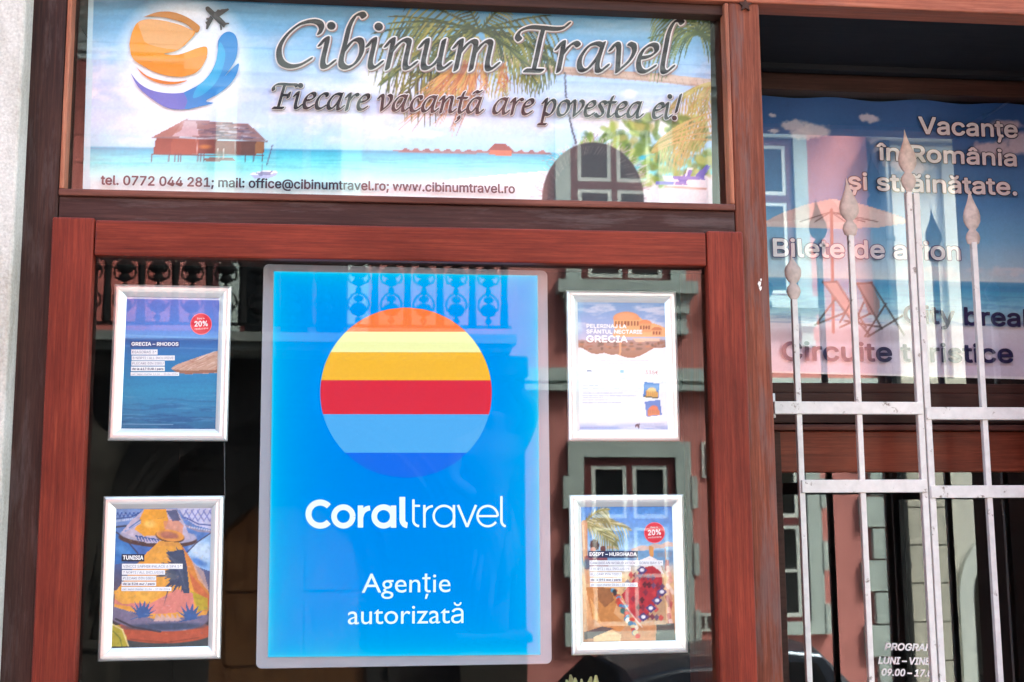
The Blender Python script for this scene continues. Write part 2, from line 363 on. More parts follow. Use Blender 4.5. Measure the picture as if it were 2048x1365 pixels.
def add_text(mb, txt, p0, p1, cap, Y, col=(1, 1, 1), bold=0.0, shear=0.0, outline=0.0, ocol=None, mi=0, omi=0, font='sans'):
    "one line of lettering: its ink runs from pixel p0 to pixel p1 on the baseline, capitals cap pixels tall"
    W0, W1 = at(*p0, Y), at(*p1, Y); m = (at(p0[0], p0[1] - 20, Y) - W0).length / 20
    font = SANS if font == 'sans' else None
    v, f = glyphs(txt, 0.0, shear, font); xs = [p[0] for p in v]; a, b = min(xs) - bold, max(xs) + bold
    caph = max(p[1] for p in glyphs('H', 0.0, 0.0, font)[0])
    ex = (W1 - W0) / (b - a); ez = Vector((-ex.z, 0, ex.x)).normalized() * (cap * m / (caph + 2 * bold)); rx = ez.length / ex.length
    def lay(d, c, dy, mm, nd):                 # weight d: the letters are struck again around their own outline
        ring = [(0, 0)] + [(d * rx * math.cos(t * 2 * math.pi / nd), d * math.sin(t * 2 * math.pi / nd)) for t in range(nd)] if d > 0 else [(0, 0)]
        for k, (ox, oz) in enumerate(ring):
            n = len(mb.v); e = Vector((0, dy - k * 4e-5, 0))
            mb.v += [tuple(W0 + ex * (x - a + ox) + ez * (y + bold + oz) + e) for x, y in v]
            for q in f: mb.f.append(tuple(n + i for i in q)); mb.m.append(mm); mb.c.append(c)
    if outline: lay(bold + outline, ocol, 0.0, omi, 14)
    lay(bold, col, -0.0010 if outline else 0.0, mi, 10 if cap > 14 else 4)
def hull(pts):
    pts = sorted(set((round(p[0], 7), round(p[1], 7)) for p in pts))
    if len(pts) < 3: return pts
    def half(ps):
        h = []
        for p in ps:
            while len(h) >= 2 and (h[-1][0]-h[-2][0])*(p[1]-h[-2][1]) - (h[-1][1]-h[-2][1])*(p[0]-h[-2][0]) <= 0: h.pop()
            h.append(p)
        return h
    a, b = half(pts), half(pts[::-1]); return a[:-1] + b[:-1]
def spline(pts, n=6):
    if len(pts) < 3: return pts
    P = [pts[0]] + list(pts) + [pts[-1]]; out = []
    for i in range(1, len(P) - 2):
        for k in range(n):
            t = k / n; out.append(tuple(0.5 * ((2*P[i][j]) + (-P[i-1][j]+P[i+1][j])*t + (2*P[i-1][j]-5*P[i][j]+4*P[i+1][j]-P[i+2][j])*t*t + (-P[i-1][j]+3*P[i][j]-3*P[i+1][j]+P[i+2][j])*t**3) for j in (0, 1)))
    out.append(tuple(pts[-1])); return out
_stem = [(.16,.2),(.2,.04),(.3,.03),(.44,.2)]
_ent = [(.0,.74),(.1,.95)]
GL = {
 'i': ([[(0,.74),(.1,.95),(.15,.85),(.15,.25),(.2,.04),(.3,.04),(.43,.2)], [(.17,1.36),(.19,1.34)]], .46),
 'n': ([[(0,.74),(.1,.95),(.15,.85),(.15,0)], [(.15,.5),(.3,.82),(.44,.95),(.55,.88),(.56,.7),(.56,.25),(.6,.04),(.7,.04),(.83,.2)]], .86),
 'm': ([[(0,.74),(.1,.95),(.15,.85),(.15,0)], [(.15,.5),(.3,.82),(.42,.95),(.52,.88),(.53,.7),(.53,0)], [(.53,.5),(.67,.82),(.8,.95),(.9,.88),(.91,.7),(.91,.25),(.96,.04),(1.06,.04),(1.19,.2)]], 1.22),
 'u': ([[(0,.74),(.1,.95),(.15,.85),(.15,.28),(.2,.06),(.32,.04),(.46,.2),(.56,.45)], [(.56,.95),(.56,.25),(.6,.04),(.7,.04),(.83,.2)]], .86),
 'b': ([[(.47,1.68),(.38,1.78),(.24,1.68),(.16,1.35),(.15,.9),(.14,.25),(.22,.05),(.36,.02),(.52,.18),(.6,.5),(.55,.82),(.44,.93),(.3,.84),(.15,.5)]], .72),
 'C': ([[(1.0,1.12),(1.02,1.3),(.92,1.46),(.72,1.5),(.45,1.38),(.2,1.02),(.1,.6),(.2,.2),(.42,.03),(.68,.06),(.92,.26)]], 1.08),
 'T': ([[(-.02,1.02),(-.1,1.14),(-.04,1.32),(.18,1.44),(.5,1.43),(.85,1.40),(1.04,1.44),(1.16,1.58)], [(.53,1.4),(.51,1.0),(.5,.4),(.49,.05)], [(.28,.0),(.7,.0)]], .98),
 'F': ([[(-.06,1.05),(-.1,1.22),(.02,1.38),(.25,1.42),(.6,1.40),(.9,1.40),(.98,1.3)], [(.4,1.4),(.38,.9),(.36,.05)], [(.14,.0),(.58,.0)], [(.4,.76),(.7,.76)], [(.72,.9),(.7,.62)]], .98),
 'r': ([[(0,.74),(.1,.95),(.15,.85),(.15,0)], [(.15,.5),(.3,.82),(.44,.95),(.54,.86)]], .56),
 'a': ([[(.6,.88),(.45,.95),(.25,.84),(.1,.5),(.1,.2),(.2,.04),(.34,.1),(.5,.4),(.58,.65)], [(.62,.95),(.58,.6),(.56,.25),(.6,.04),(.7,.04),(.83,.2)]], .86),
 'v': ([[(-.02,.74),(.08,.94),(.17,.86),(.21,.55),(.26,.02)], [(.26,.02),(.5,.35),(.6,.66),(.56,.88),(.44,.95)]], .68),
 'e': ([[(.1,.48),(.34,.54),(.5,.72),(.45,.91),(.3,.92),(.13,.7),(.08,.35),(.16,.08),(.32,.03),(.52,.2)]], .58),
 'l': ([[(.47,1.68),(.38,1.78),(.24,1.68),(.16,1.35),(.15,.9),(.15,.25),(.2,.04),(.3,.04),(.43,.2)]], .46),
 'c': ([[(.5,.78),(.46,.92),(.3,.92),(.13,.7),(.08,.35),(.16,.08),(.32,.03),(.52,.2)]], .56),
 't': ([[(.22,1.26),(.16,.95),(.15,.25),(.2,.04),(.3,.04),(.43,.2)], [(-.02,.9),(.4,.9)]], .46),
 'p': ([[(0,.74),(.1,.95),(.15,.85),(.15,-.52)], [(.0,-.54),(.34,-.54)], [(.15,.5),(.3,.82),(.44,.95),(.58,.8),(.61,.5),(.52,.15),(.36,.02),(.17,.14)]], .72),
 'o': ([[(.36,.94),(.17,.8),(.08,.45),(.16,.1),(.32,.02),(.5,.18),(.58,.52),(.52,.84),(.36,.94)]], .68),
 's': ([[(.46,.8),(.38,.93),(.22,.91),(.15,.74),(.28,.52),(.4,.28),(.34,.07),(.18,.02),(.03,.16)]], .52),
 '!': ([[(.24,1.5),(.18,.42)], [(.15,.06),(.17,.04)]], .36),
}
GL['\u021b'] = (GL['t'][0] + [[(.2,-.22),(.23,-.36),(.14,-.5)]], .46)
GL['\u00e3'] = (GL['a'][0] + [[(.22,1.2),(.32,1.32),(.44,1.25),(.56,1.34)]], .86)
def pen_text(mb, txt, p0, p1, xh, Y, nibw, col, grow=0.0, shear=0.22, dx=0.0, dy=0.0):
    "broad-nib italic lettering: every stroke is swept with a slanted pen"
    ang = math.radians(38); W0, W1 = at(*p0, Y), at(*p1, Y); m = (at(p0[0], p0[1] - 20, Y) - W0).length / 20
    adv = sum(GL[c][1] if c != ' ' else .42 for c in txt) - 0.12
    ex = (W1 - W0) / adv; ez = Vector((-ex.z, 0, ex.x)).normalized() * (xh * m); rx = ex.length / ez.length
    nib = []
    for k in range(10):
        a = 2 * math.pi * k / 10; u = (nibw / 2 + grow) * math.cos(a); q = (nibw * 0.16 + grow) * math.sin(a)
        nib.append(((u * math.cos(ang) - q * math.sin(ang)) / rx, u * math.sin(ang) + q * math.cos(ang)))
    pen = 0.0; lay = 0
    for ch in txt:
        if ch == ' ': pen += .42; continue
        lay = 0
        for st in GL[ch][0]:
            pts = [(x + pen + y * shear / rx, y) for x, y in spline(st)]
            if len(st) == 2 and abs(st[0][0] - st[1][0]) < 0.05 and abs(st[0][1] - st[1][1]) < 0.05:      # a dot
                rr = nibw * 0.62 + grow; hs = [[(pts[0][0] + rr * math.cos(t * math.pi / 7) / rx, pts[0][1] + rr * math.sin(t * math.pi / 7)) for t in range(14)]]
            else: hs = [hull([(p[0] + q[0], p[1] + q[1]) for p in (pts[i], pts[i + 1]) for q in nib]) for i in range(len(pts) - 1)]
            for h in hs:
                lay += 1
                mb.poly([W0 + ex * (x + dx) + ez * (y + dy) + Vector((0, -lay * 2e-5, 0)) for x, y in h], 0, col)
        pen += GL[ch][1]
def ribbon(mb, path, width, Y, col, lay=0, mi=0):
    "stroke of even width (pixels) on the plane Y with round ends"
    P = [np.array(p, float) for p in path]; n = len(P); l, r = [], []
    for i in range(n):
        t = P[min(i+1, n-1)] - P[max(i-1, 0)]; t /= np.hypot(*t) + 1e-9; q = np.array([-t[1], t[0]]) * width / 2
        l.append(P[i] + q); r.append(P[i] - q)
    yy = Y - lay * 4e-5
    for i in range(n - 1): mb.poly([at(*p, yy) for p in (l[i], r[i], r[i+1], l[i+1])], mi, col)
def arc(cx, cy, r, a0, a1, n=28, ry=None):
    return [(cx + r * math.cos(math.radians(a0 + (a1 - a0) * k / n)), cy + (ry or r) * math.sin(math.radians(a0 + (a1 - a0) * k / n))) for k in range(n + 1)]

# ------------------------------------------------------------------ ground
FY = -12.6                                           # front of the houses across the street
def sheet(name, x0, x1, y0, y1, z, mat):
    mb = MB(); mb.poly([(x0, y0, z), (x1, y0, z), (x1, y1, z), (x0, y1, z)]); return struct(mb.build(name, mat, fix=False))
def paving(name, c, sx, sy, gap, bs):
    m, n, l, o = new_mat(name); p = pbr(n, l, o, rough=0.8)
    b = n.new('ShaderNodeTexBrick'); b.inputs['Color1'].default_value = tuple(x * 0.85 for x in c) + (1,); b.inputs['Color2'].default_value = tuple(x * 1.15 for x in c) + (1,)
    b.inputs['Mortar'].default_value = tuple(x * 0.4 for x in c) + (1,); b.inputs['Scale'].default_value = 1.0
    b.inputs['Brick Width'].default_value = sx; b.inputs['Row Height'].default_value = sy; b.inputs['Mortar Size'].default_value = gap
    tc = n.new('ShaderNodeTexCoord'); l.new(tc.outputs['Object'], b.inputs[0])
    t = noise(n, l, 8, 6); r = ramp(n, l, t.outputs[0], [(0.3, (0.8, 0.8, 0.8, 1)), (0.7, (1.1, 1.1, 1.1, 1))])
    l.new(mixc(n, l, 1.0, b.outputs[0], r.outputs[0], 'MULTIPLY'), p.inputs['Base Color']); bump(n, l, p, t.outputs[0], bs, 0.003); return m
M['cobble'] = paving('grey_cobbles', (0.16, 0.155, 0.15), 0.18, 0.12, 0.012, 0.5)
M['slab'] = paving('pavement_slabs', (0.34, 0.33, 0.32), 0.6, 0.4, 0.008, 0.3)
sheet('road', -90, 90, -60, 60, -0.62, M['cobble'])
mb = MB(); mb.box((-60, -3.1, -0.63), (60, 0.0, 0.0)); struct(mb.build('pavement', M['slab']))
mb = MB(); mb.box((-60, FY - 0.2, -0.64), (60, FY + 1.9, -0.50)); struct(mb.build('far_pavement', M['slab']))

# ------------------------------------------------------------------ the shop building
SZ = 3.010; XR = 0.8835; XJ = 1.80; GY = 0.47
shop = thing('shop_building', 'white rough rendered shop building around the wooden shop front', 'building', (-0.68, -0.1, 0))
mb = MB(); mb.box((-9, -0.06, 0), (-0.703, 0.55, 3.17)); mb.build('stone_pier', M['stone'], shop, bevel=0.006)
mb = MB(); mb.box((-9, -0.10, 3.172), (9, 0.55, 7.0)); mb.build('upper_wall', M['stone'], shop)
mb = MB(); mb.box((XJ + 0.07, -0.10, 0), (9, 0.55, 3.17)); mb.build('side_wall', M['stone'], shop)
mb = MB(); mb.box((-9, -0.6, 7.0), (9, 8.0, 7.25)); mb.build('roof', M['dark_rail'], shop)
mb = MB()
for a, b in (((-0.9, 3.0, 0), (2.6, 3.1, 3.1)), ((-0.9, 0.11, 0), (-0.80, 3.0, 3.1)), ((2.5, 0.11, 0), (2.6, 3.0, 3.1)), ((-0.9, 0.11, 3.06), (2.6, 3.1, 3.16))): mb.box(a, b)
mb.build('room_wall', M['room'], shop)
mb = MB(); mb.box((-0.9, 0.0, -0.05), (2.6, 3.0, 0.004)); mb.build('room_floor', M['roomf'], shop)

front = thing('shopfront', 'weathered reddish brown wooden shop front with posts, transom and head rail', 'shop front', (0, 0, 0))
mb = MB(); mb.box((-0.74, 0, 0), (-0.6345, 0.11, SZ - 0.001)); mb.build('post', M['post_l'], front, bevel=0.003)
mb = MB(); mb.box((0.8115, 0, 0), (XR, 0.50, SZ - 0.001)); o = mb.build('post', M['post_r'], front, bevel=0.004); o['label'] = 'reddish post between the display window and the doorway'
mb = MB(); mb.box((XJ, 0, 0), (XJ + 0.075, 0.50, SZ - 0.001)); mb.build('post', M['post_l'], front, bevel=0.004)
mb = MB(); mb.box((-0.702, -0.004, SZ), (XJ + 0.08, 0.065, 3.171)); mb.build('head_rail', M['head'], front, bevel=0.004)
mb = MB(); mb.box((-0.633, 0.001, 2.40), (0.810, 0.10, 2.523)); mb.build('transom_rail', M['transom'], front, bevel=0.002)
mb = MB(); mb.box((-0.633, 0.001, 0), (0.810, 0.09, 0.75)); mb.build('stall_riser', M['transom'], front)
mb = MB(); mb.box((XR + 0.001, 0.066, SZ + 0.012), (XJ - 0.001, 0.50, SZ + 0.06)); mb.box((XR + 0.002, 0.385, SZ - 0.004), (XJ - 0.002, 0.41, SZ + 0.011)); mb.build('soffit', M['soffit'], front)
# star-shaped knot carved at the joint of post and head rail, and a chip of white paint on the post
mb = MB(); c = at(1490, 11, -0.003)
pts = [c + Vector((math.sin(k*math.pi/5), 0, math.cos(k*math.pi/5))) * (0.016 if k % 2 == 0 else 0.007) for k in range(10)]
mb.prism([p + Vector((0, -0.004, 0)) for p in pts], (0, 0.006, 0)); mb.build('star_knot', M['dark_rail'], front)
M['chip'] = plain('white_paint_chip', (0.7, 0.66, 0.62), 0.7)
mb = MB()
for cx_, cy_, rr in ((1519, 568, 5), (1521, 577, 4), (1522, 560, 2.5)):
    mb.poly([at(cx_ + rr * (0.55 + 0.3 * math.sin(3*k)) * math.cos(k * math.pi / 5), cy_ + rr * (1.2 + 0.4 * math.cos(2*k)) * math.sin(k * math.pi / 5), -0.0012) for k in range(10)])
mb.build('paint_chip', M['chip'], front)

def pane(par, a, b, mat, rz=0.0, rx=0.0):
    "glass pane: the coated street face mirrors the houses opposite, the inner faces only let light through"
    c = (Vector(a) + Vector(b)) / 2; mb = MB(); mb.box(Vector(a) - c, Vector(b) - c)
    o = mb.build('pane', [M['clear'], mat], None, fix=False)
    for p in o.data.polygons: p.material_index = 1 if p.normal.y < -.9 else 0
    o.parent = par; o.location = c - parent_loc(par); o.rotation_euler = (rx, 0, rz); return o
# upper (transom) window
tw = thing('transom_window', 'wide upper window with thin wooden beads above the display window', 'window', (0.09, 0.03, 2.53))
for a, b, mt in (((-0.6335, -0.007, 2.524), (0.8105, 0.032, 2.5385), 'bead_h'), ((-0.6335, 0.012, 2.984), (0.8105, 0.05, SZ - 0.002), 'dark_rail'),
              ((-0.6335, -0.004, 2.539), (-0.6235, 0.034, SZ - 0.003), 'bead_v'), ((0.8010, -0.004, 2.539), (0.8108, 0.034, SZ - 0.003), 'bead_v')):
    mb = MB(); mb.box(a, b); mb.build('bead', M[mt], tw, bevel=0.003)
pane(tw, (-0.632, 0.0355, 2.525), (0.809, 0.0395, SZ - 0.003), M['glass_top'], 0.004, -0.004)

# lower display window (sash)
dw = thing('display_window', 'large display window in a mahogany red sash below the banner', 'window', (0.09, 0.0, 0.75))
for a, b, mt, nm in (((-0.640, -0.020, 0.75), (-0.556, 0.010, 2.4745), 'sash_v', 'stile'), ((0.7400, -0.020, 0.75), (0.8214, 0.010, 2.4735), 'sash_v', 'stile'),
                 ((-0.5545, -0.0175, 2.3955), (0.7385, 0.0095, 2.4705), 'sash_h', 'rail'), ((-0.5545, -0.0175, 0.755), (0.7385, 0.0095, 0.86), 'sash_h', 'rail')):
    mb = MB(); mb.box(a, b); mb.build(nm, M[mt], dw, bevel=0.004)
pane(dw, (-0.570, 0.0108, 0.80), (0.755, 0.0148, 2.41), M['glass_sash'])

# fanlight over the door
def pz(x, y, Y): return at(x, y, Y).z
fl = thing('fanlight_window', 'dark window over the door with a travel banner behind its glass', 'window', (1.34, GY, 2.2))
zb0, zb1, zb2 = pz(1700, 847, GY - 0.02), pz(1700, 787, GY - 0.01), pz(1700, 767, GY)
mb = MB(); mb.box((XR + 0.001, GY - 0.02, zb0), (XJ - 0.001, GY + 0.03, zb1)); mb.box((XR + 0.001, GY - 0.008, zb1), (XJ - 0.001, GY + 0.028, zb2)); mb.build('lower_rail', M['dark_rail'], fl, bevel=0.003)
mb = MB(); mb.box((XR + 0.001, GY - 0.02, pz(1560, 179, GY - 0.02)), (XJ - 0.001, GY + 0.03, SZ + 0.01)); mb.build('upper_rail', M['dark_rail'], fl, bevel=0.003)
pane(fl, (XR + 0.0012, GY, zb2), (XJ - 0.0012, GY + 0.004, pz(1560, 178, GY - 0.02)), M['glass_fan'])

# shop door
door = thing('shop_door', 'glazed wooden shop door with opening hours lettered on its glass, behind the gate', 'door', (1.34, GY, 0.02))
zd0, zd1 = pz(1700, 945, GY - 0.015), pz(1700, 863, GY - 0.015)
xd0 = at(1560, 950, GY).x
mb = MB(); mb.box((XR + 0.001, GY - 0.03, pz(1700, 861, GY - 0.03)), (XJ - 0.001, GY + 0.02, pz(1700, 849, GY - 0.03))); mb.build('drip_bead', M['bead_h'], door, bevel=0.004)
mb = MB(); mb.box((XR + 0.012, GY - 0.015, zd0), (XJ - 0.012, GY + 0.03, zd1)); mb.build('rail', M['door_h'], door, bevel=0.003)
mb = MB(); mb.box((XR + 0.012, GY - 0.014, 0.02), (XJ - 0.012, GY + 0.03, 0.3)); mb.build('rail', M['door_h'], door, bevel=0.003)
mb = MB(); mb.box((XR + 0.0115, GY - 0.016, 0.02), (xd0, GY + 0.031, zd1 - 0.0005)); mb.build('stile', M['dark_rail'], door, bevel=0.002)
mb = MB(); mb.box((XJ - 0.07, GY - 0.016, 0.02), (XJ - 0.0115, GY + 0.031, zd1 - 0.0005)); mb.build('stile', M['dark_rail'], door, bevel=0.002)
pane(door, (xd0 - 0.004, GY + 0.0, 0.28), (XJ - 0.068, GY + 0.004, zd0 + 0.004), M['glass_door'])
M['white_vinyl'] = plain('white_window_vinyl', (0.95, 0.95, 0.95), 0.5, var=.02)
for tx, a, b in (('PROGRAM', (1769, 1301), (1869, 1303)), ('LUNI \u2013 VINERI', (1756, 1328.5), (1881, 1331)), ('09.00 \u2013 17.00', (1763, 1352), (1876, 1355))):
    mb = MB(); add_text(mb, tx, a, b, 15, GY - 0.0008, bold=0.034, shear=0.2); mb.build('lettering', M['white_vinyl'], door, fix=False)

# ------------------------------------------------------------------ the pink town house across the street (seen mirrored in the panes)
def FU(x, y): return FX(x + 20, y - 20)               # as seen in the slightly leaning upper pane
def FX(x, y, Yg=0.0315, Y=FY):
    v = at(x, y, 2 * Yg - Y); return v.x, v.z
M['pink'] = plaster('pink_render', (0.52, 0.20, 0.185), 0.10, 1.6, 0.85, 0.3, 40)
M['pinkj'] = plaster('pink_banded_render', (0.50, 0.15, 0.13), 0.10, 1.6, 0.85, 0.3, 40, lines=0.35)
M['trim'] = plaster('grey_green_trim', (0.43, 0.49, 0.47), 0.08, 3.0, 0.8, 0.3, 40)
M['cornice'] = plaster('pale_cornice_paint', (0.62, 0.66, 0.65), 0.08, 3.0, 0.8, 0.3, 40)
M['beige'] = plaster('beige_stone', (0.46, 0.44, 0.38), 0.10, 3.0, 0.85, 0.4, 30)
M['pale'] = plaster('pale_grey_render', (0.58, 0.57, 0.52), 0.08, 2.0, 0.85, 0.3, 30)
M['portal'] = plaster('shade_toned_portal_stone', (0.020, 0.018, 0.018), 0.3, 3.0, 0.9, 0.6, 20)  # near-black: the shade under the balcony is put into the stone colour
M['ledge'] = plaster('weathered_balcony_stone', (0.17, 0.18, 0.17), 0.15, 3.0, 0.85, 0.3, 40)
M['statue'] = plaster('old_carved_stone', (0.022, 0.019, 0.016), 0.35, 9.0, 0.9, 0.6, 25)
M['red'] = plain('dark_red_window_paint', (0.11, 0.018, 0.020), 0.5)
M['casement'] = plain('white_casement_paint', (0.60, 0.63, 0.60), 0.5)
M['dglass'] = plain('dark_window_glass', (0.008, 0.010, 0.012), 0.08, 0, 0.5)
M['iron'] = plain('black_wrought_iron', (0.008, 0.008, 0.009), 0.8, spec=.15)
M['pipe'] = plain('dark_zinc_pipe', (0.05, 0.055, 0.06), 0.45, 0.6)
M['oak'] = wood('brown_portal_door', 'Z', (0.05, 0.022, 0.010, 1), (0.10, 0.045, 0.020, 1), (0.15, 0.07, 0.03, 1))
house = thing('town_house', 'pink town house with grey window surrounds mirrored in the panes', 'house', (0, FY, -0.02))
XC = FX(1772, 1100, GY)[0]                          # corner of the pink house
ZTOP = FU(1440, 62)[1]
mb = MB(); mb.box((-12, FY - 6, -0.6), (XC, FY, 10.2)); mb.build('wall', M['pink'], house)
xq = FU(300, 250)[0]
mb = MB(); mb.box((-12, FY + 0.001, FX(200, 690)[1]), (xq, FY + 0.05, FU(200, 110)[1])); mb.build('banded_wall', M['pinkj'], house)
# entablature under the eaves
z1 = FU(1440, 172)[1]; z0 = FU(1440, 80)[1]; hh = z0 - z1
mb = MB()
for k, (a, b, p) in enumerate(((0, .10, .10), (.10, .16, .05), (.16, .30, .13), (.30, .36, .07), (.36, .62, .10), (.62, .70, .30), (.70, .86, .42), (.86, 1.0, .62))):
    mb.box((-12, FY + 0.002, z1 + a * hh), (XC, FY + p, z1 + b * hh - 0.003))
mb.box((-12, FY + 0.002, z0), (XC + 0.1, FY + 0.95, z0 + 0.55)); mb.build('cornice', M['cornice'], house)
mb = MB(); mb.prism([(-12, FY + 1.0, z0 + 0.56), (-12, FY - 6, z0 + 3.4), (-12, FY - 6, z0 + 0.56)], (XC + 12.1, 0, 0)); mb.build('roof', plaster('clay_roof', (0.22, 0.09, 0.06), 0.2, 8, lines=0.2), house)
zs0, zs1 = FX(1410, 785)[1], FX(1410, 741)[1]
mb = MB()
mb.box((-12, FY + 0.002, zs0 + 0.12), (XC + 0.05, FY + 0.12, zs1)); mb.box((-12, FY + 0.002, zs0 + 0.07), (XC + 0.05, FY + 0.05, zs0 + 0.118)); mb.box((-12, FY + 0.002, zs0), (XC + 0.05, FY + 0.16, zs0 + 0.068)); mb.build('string_course', M['trim'], house)
def window(par, xc, wd, z0, z1, storey, rows=2, trim='trim', frame='red', sur=0.19):
    "one window: stone surround with sill, corbels and hood, painted frame, two casements, panes"
    w2 = wd / 2; mb = MB()
    mb.box((xc - w2, FY + 0.002, z0), (xc - w2 + sur, FY + 0.12, z1)); mb.box((xc + w2 - sur, FY + 0.002, z0), (xc + w2, FY + 0.12, z1)); mb.box((xc - w2 + sur, FY + 0.002, z1 - sur), (xc + w2 - sur, FY + 0.119, z1))
    if storey:
        mb.box((xc - w2 - 0.12, FY + 0.002, z0 - 0.16), (xc + w2 + 0.12, FY + 0.26, z0)); mb.box((xc - w2 - 0.06, FY + 0.002, z0 - 0.22), (xc + w2 + 0.06, FY + 0.18, z0 - 0.161))
        for sx in (-1, 1):
            x = xc + sx * (w2 - 0.09)
            mb.box((x - 0.11, FY + 0.002, z0 - 0.40), (x + 0.11, FY + 0.18, z0 - 0.222)); mb.box((x - 0.08, FY + 0.002, z0 - 0.58), (x + 0.08, FY + 0.13, z0 - 0.402)); mb.box((x - 0.10, FY + 0.002, z0 - 0.66), (x + 0.10, FY + 0.15, z0 - 0.582))
        mb.box((xc - w2 - 0.10, FY + 0.002, z1), (xc + w2 + 0.10, FY + 0.16, z1 + 0.10)); mb.box((xc - w2 - 0.2, FY + 0.002, z1 + 0.102), (xc + w2 + 0.2, FY + 0.30, z1 + 0.22)); mb.box((xc - w2 - 0.28, FY + 0.002, z1 + 0.222), (xc + w2 + 0.28, FY + 0.38, z1 + 0.30))
    else:
        q = (z1 - z0) / 6
        for k in range(0, 6, 2):
            for sx in (-1, 1): mb.box((xc + sx * w2, FY + 0.002, z0 + k * q), (xc + sx * (w2 + 0.07), FY + 0.14, z0 + (k + 1) * q - 0.02))
        mb.box((xc - w2 + sur, FY + 0.002, z0), (xc + w2 - sur, FY + 0.14, z0 + 0.16))
    s = mb.build('window', M[trim], par); zi = z0 if storey else z0 + 0.16
    a, b, zt = xc - w2 + sur, xc + w2 - sur, z1 - sur; mb = MB(); t = 0.10
    mb.box((a, FY + 0.002, zi), (a + t, FY + 0.07, zt)); mb.box((b - t, FY + 0.002, zi), (b, FY + 0.07, zt)); mb.box((a + t, FY + 0.002, zt - t), (b - t, FY + 0.069, zt)); mb.box((a + t, FY + 0.002, zi), (b - t, FY + 0.069, zi + 0.06)); mb.box((xc - 0.035, FY + 0.002, zi + 0.06), (xc + 0.035, FY + 0.068, zt - t)); 
    zr = zi + (zt - zi) * 0.62; mb.box((a + t, FY + 0.002, zr - 0.05), (b - t, FY + 0.067, zr + 0.05)); mb.build('frame', M[frame], s)
    mb = MB(); c = 0.05
    for (xa, xb) in ((a + t, xc - 0.035), (xc + 0.035, b - t)):
        for (za, zb, n) in ((zi + 0.06, zr - 0.05, rows), (zr + 0.05, zt - t, 1)):
            mb.box((xa, FY + 0.002, za), (xa + c, FY + 0.06, zb)); mb.box((xb - c, FY + 0.002, za), (xb, FY + 0.06, zb)); mb.box((xa + c, FY + 0.002, za), (xb - c, FY + 0.059, za + c)); mb.box((xa + c, FY + 0.002, zb - c), (xb - c, FY + 0.059, zb))
            for k in range(1, n): zz = za + (zb - za) * k / n; mb.box((xa + c, FY + 0.002, zz - 0.02), (xb - c, FY + 0.055, zz + 0.02))
    mb.build('casement', M['casement'], s)
    mb = MB(); mb.box((a + t, FY + 0.003, zi + 0.06), (b - t, FY + 0.03, zt - t)); mb.build('pane', M['dglass'], s)
xA0, xA1 = FX(1128, 540)[0], FX(1365, 540)[0]; xA = (xA0 + xA1) / 2; wA = xA1 - xA0
zuA0, zuA1 = FX(1250, 569)[1], FU(1250, 222)[1]; zgA0, zgA1 = FX(1250, 1288)[1], FX(1250, 885)[1]
xB1 = FX(1613, 450, GY)[0]; xB = xB1 - wA / 2
for x in (xA, xB): window(house, x, wA, zuA0, zuA1, True, 1); window(house, x, wA, zgA0, zgA1, False, 2)
# quoins at the corner of the pink house
mb = MB(); zq = zgA0 - 0.72; k = 0
while zq < zs0 - 0.1:
    wq = 0.36 if k % 2 else 0.20; hq = min(0.42, zs0 - 0.02 - zq); mb.box((XC - wq, FY + 0.002, zq), (XC + 0.06, FY + 0.09, zq + hq - 0.025)); zq += 0.42; k += 1
mb.build('quoin', M['trim'], house)
# centre bay: balcony door with hood, balcony, portal
xP = FX(585, 900)[0]; 
mb = MB(); xa, xb = FU(372, 150)[0], FU(784, 150)[0]; za, zb = FU(580, 168)[1], FU(580, 132)[1]
mb.box((xa, FY + 0.052, za), (xb, FY + 0.34, zb)); mb.box((xa + 0.15, FY + 0.052, za - 0.16), (xb - 0.15, FY + 0.22, za - 0.003))
xa2, xb2 = FU(430, 300)[0], FU(720, 300)[0]; zf = FX(580, 690)[1]
mb.box((xa2, FY + 0.052, zf), (xa2 + 0.25, FY + 0.16, za - 0.17)); mb.box((xb2 - 0.25, FY + 0.052, zf), (xb2, FY + 0.16, za - 0.17)); dwn = mb.build('window', M['trim'], house)
mb = MB(); mb.box((xa2 + 0.25, FY + 0.053, zf), (xb2 - 0.25, FY + 0.09, za - 0.17)); mb.build('pane', M['dglass'], dwn)
mb = MB()
for x in np.linspace(xa2 + 0.25, xb2 - 0.25, 4): mb.box((x - 0.05, FY + 0.09, zf), (x + 0.05, FY + 0.13, za - 0.17))
mb.build('casement', M['red'], dwn)
BY = FY + 1.15
def BX(x, y): return FX(x, y, Y=BY)
bx0, bx1 = BX(120, 690)[0], BX(1030, 690)[0]; bz1 = BX(500, 668)[1]; bz0 = BX(500, 702)[1]
bal = thing('balcony', 'wrought iron balcony on carved figures mirrored along the top of the display window', 'balcony', (xP, FY, bz0))
mb = MB(); mb.box((bx0, FY + 0.054, bz0 + 0.09), (bx1, BY + 0.12, bz1)); mb.box((bx0 + 0.05, FY + 0.054, bz0), (bx1 - 0.05, BY + 0.02, bz0 + 0.088)); mb.build('slab', M['ledge'], bal)
zt = bz1 + 1.05; mb = MB(); mb.box((bx0 + 0.05, BY, zt - 0.05), (bx1 - 0.05, BY + 0.05, zt)); mb.box((bx0 + 0.05, BY, bz1 + 0.08), (bx1 - 0.05, BY + 0.04, bz1 + 0.11)); mb.build('handrail', M['iron'], bal)
dxb = BX(318, 600)[0] - BX(250, 600)[0]; x = BX(250, 600)[0]
while x - dxb > bx0 + 0.1: x -= dxb
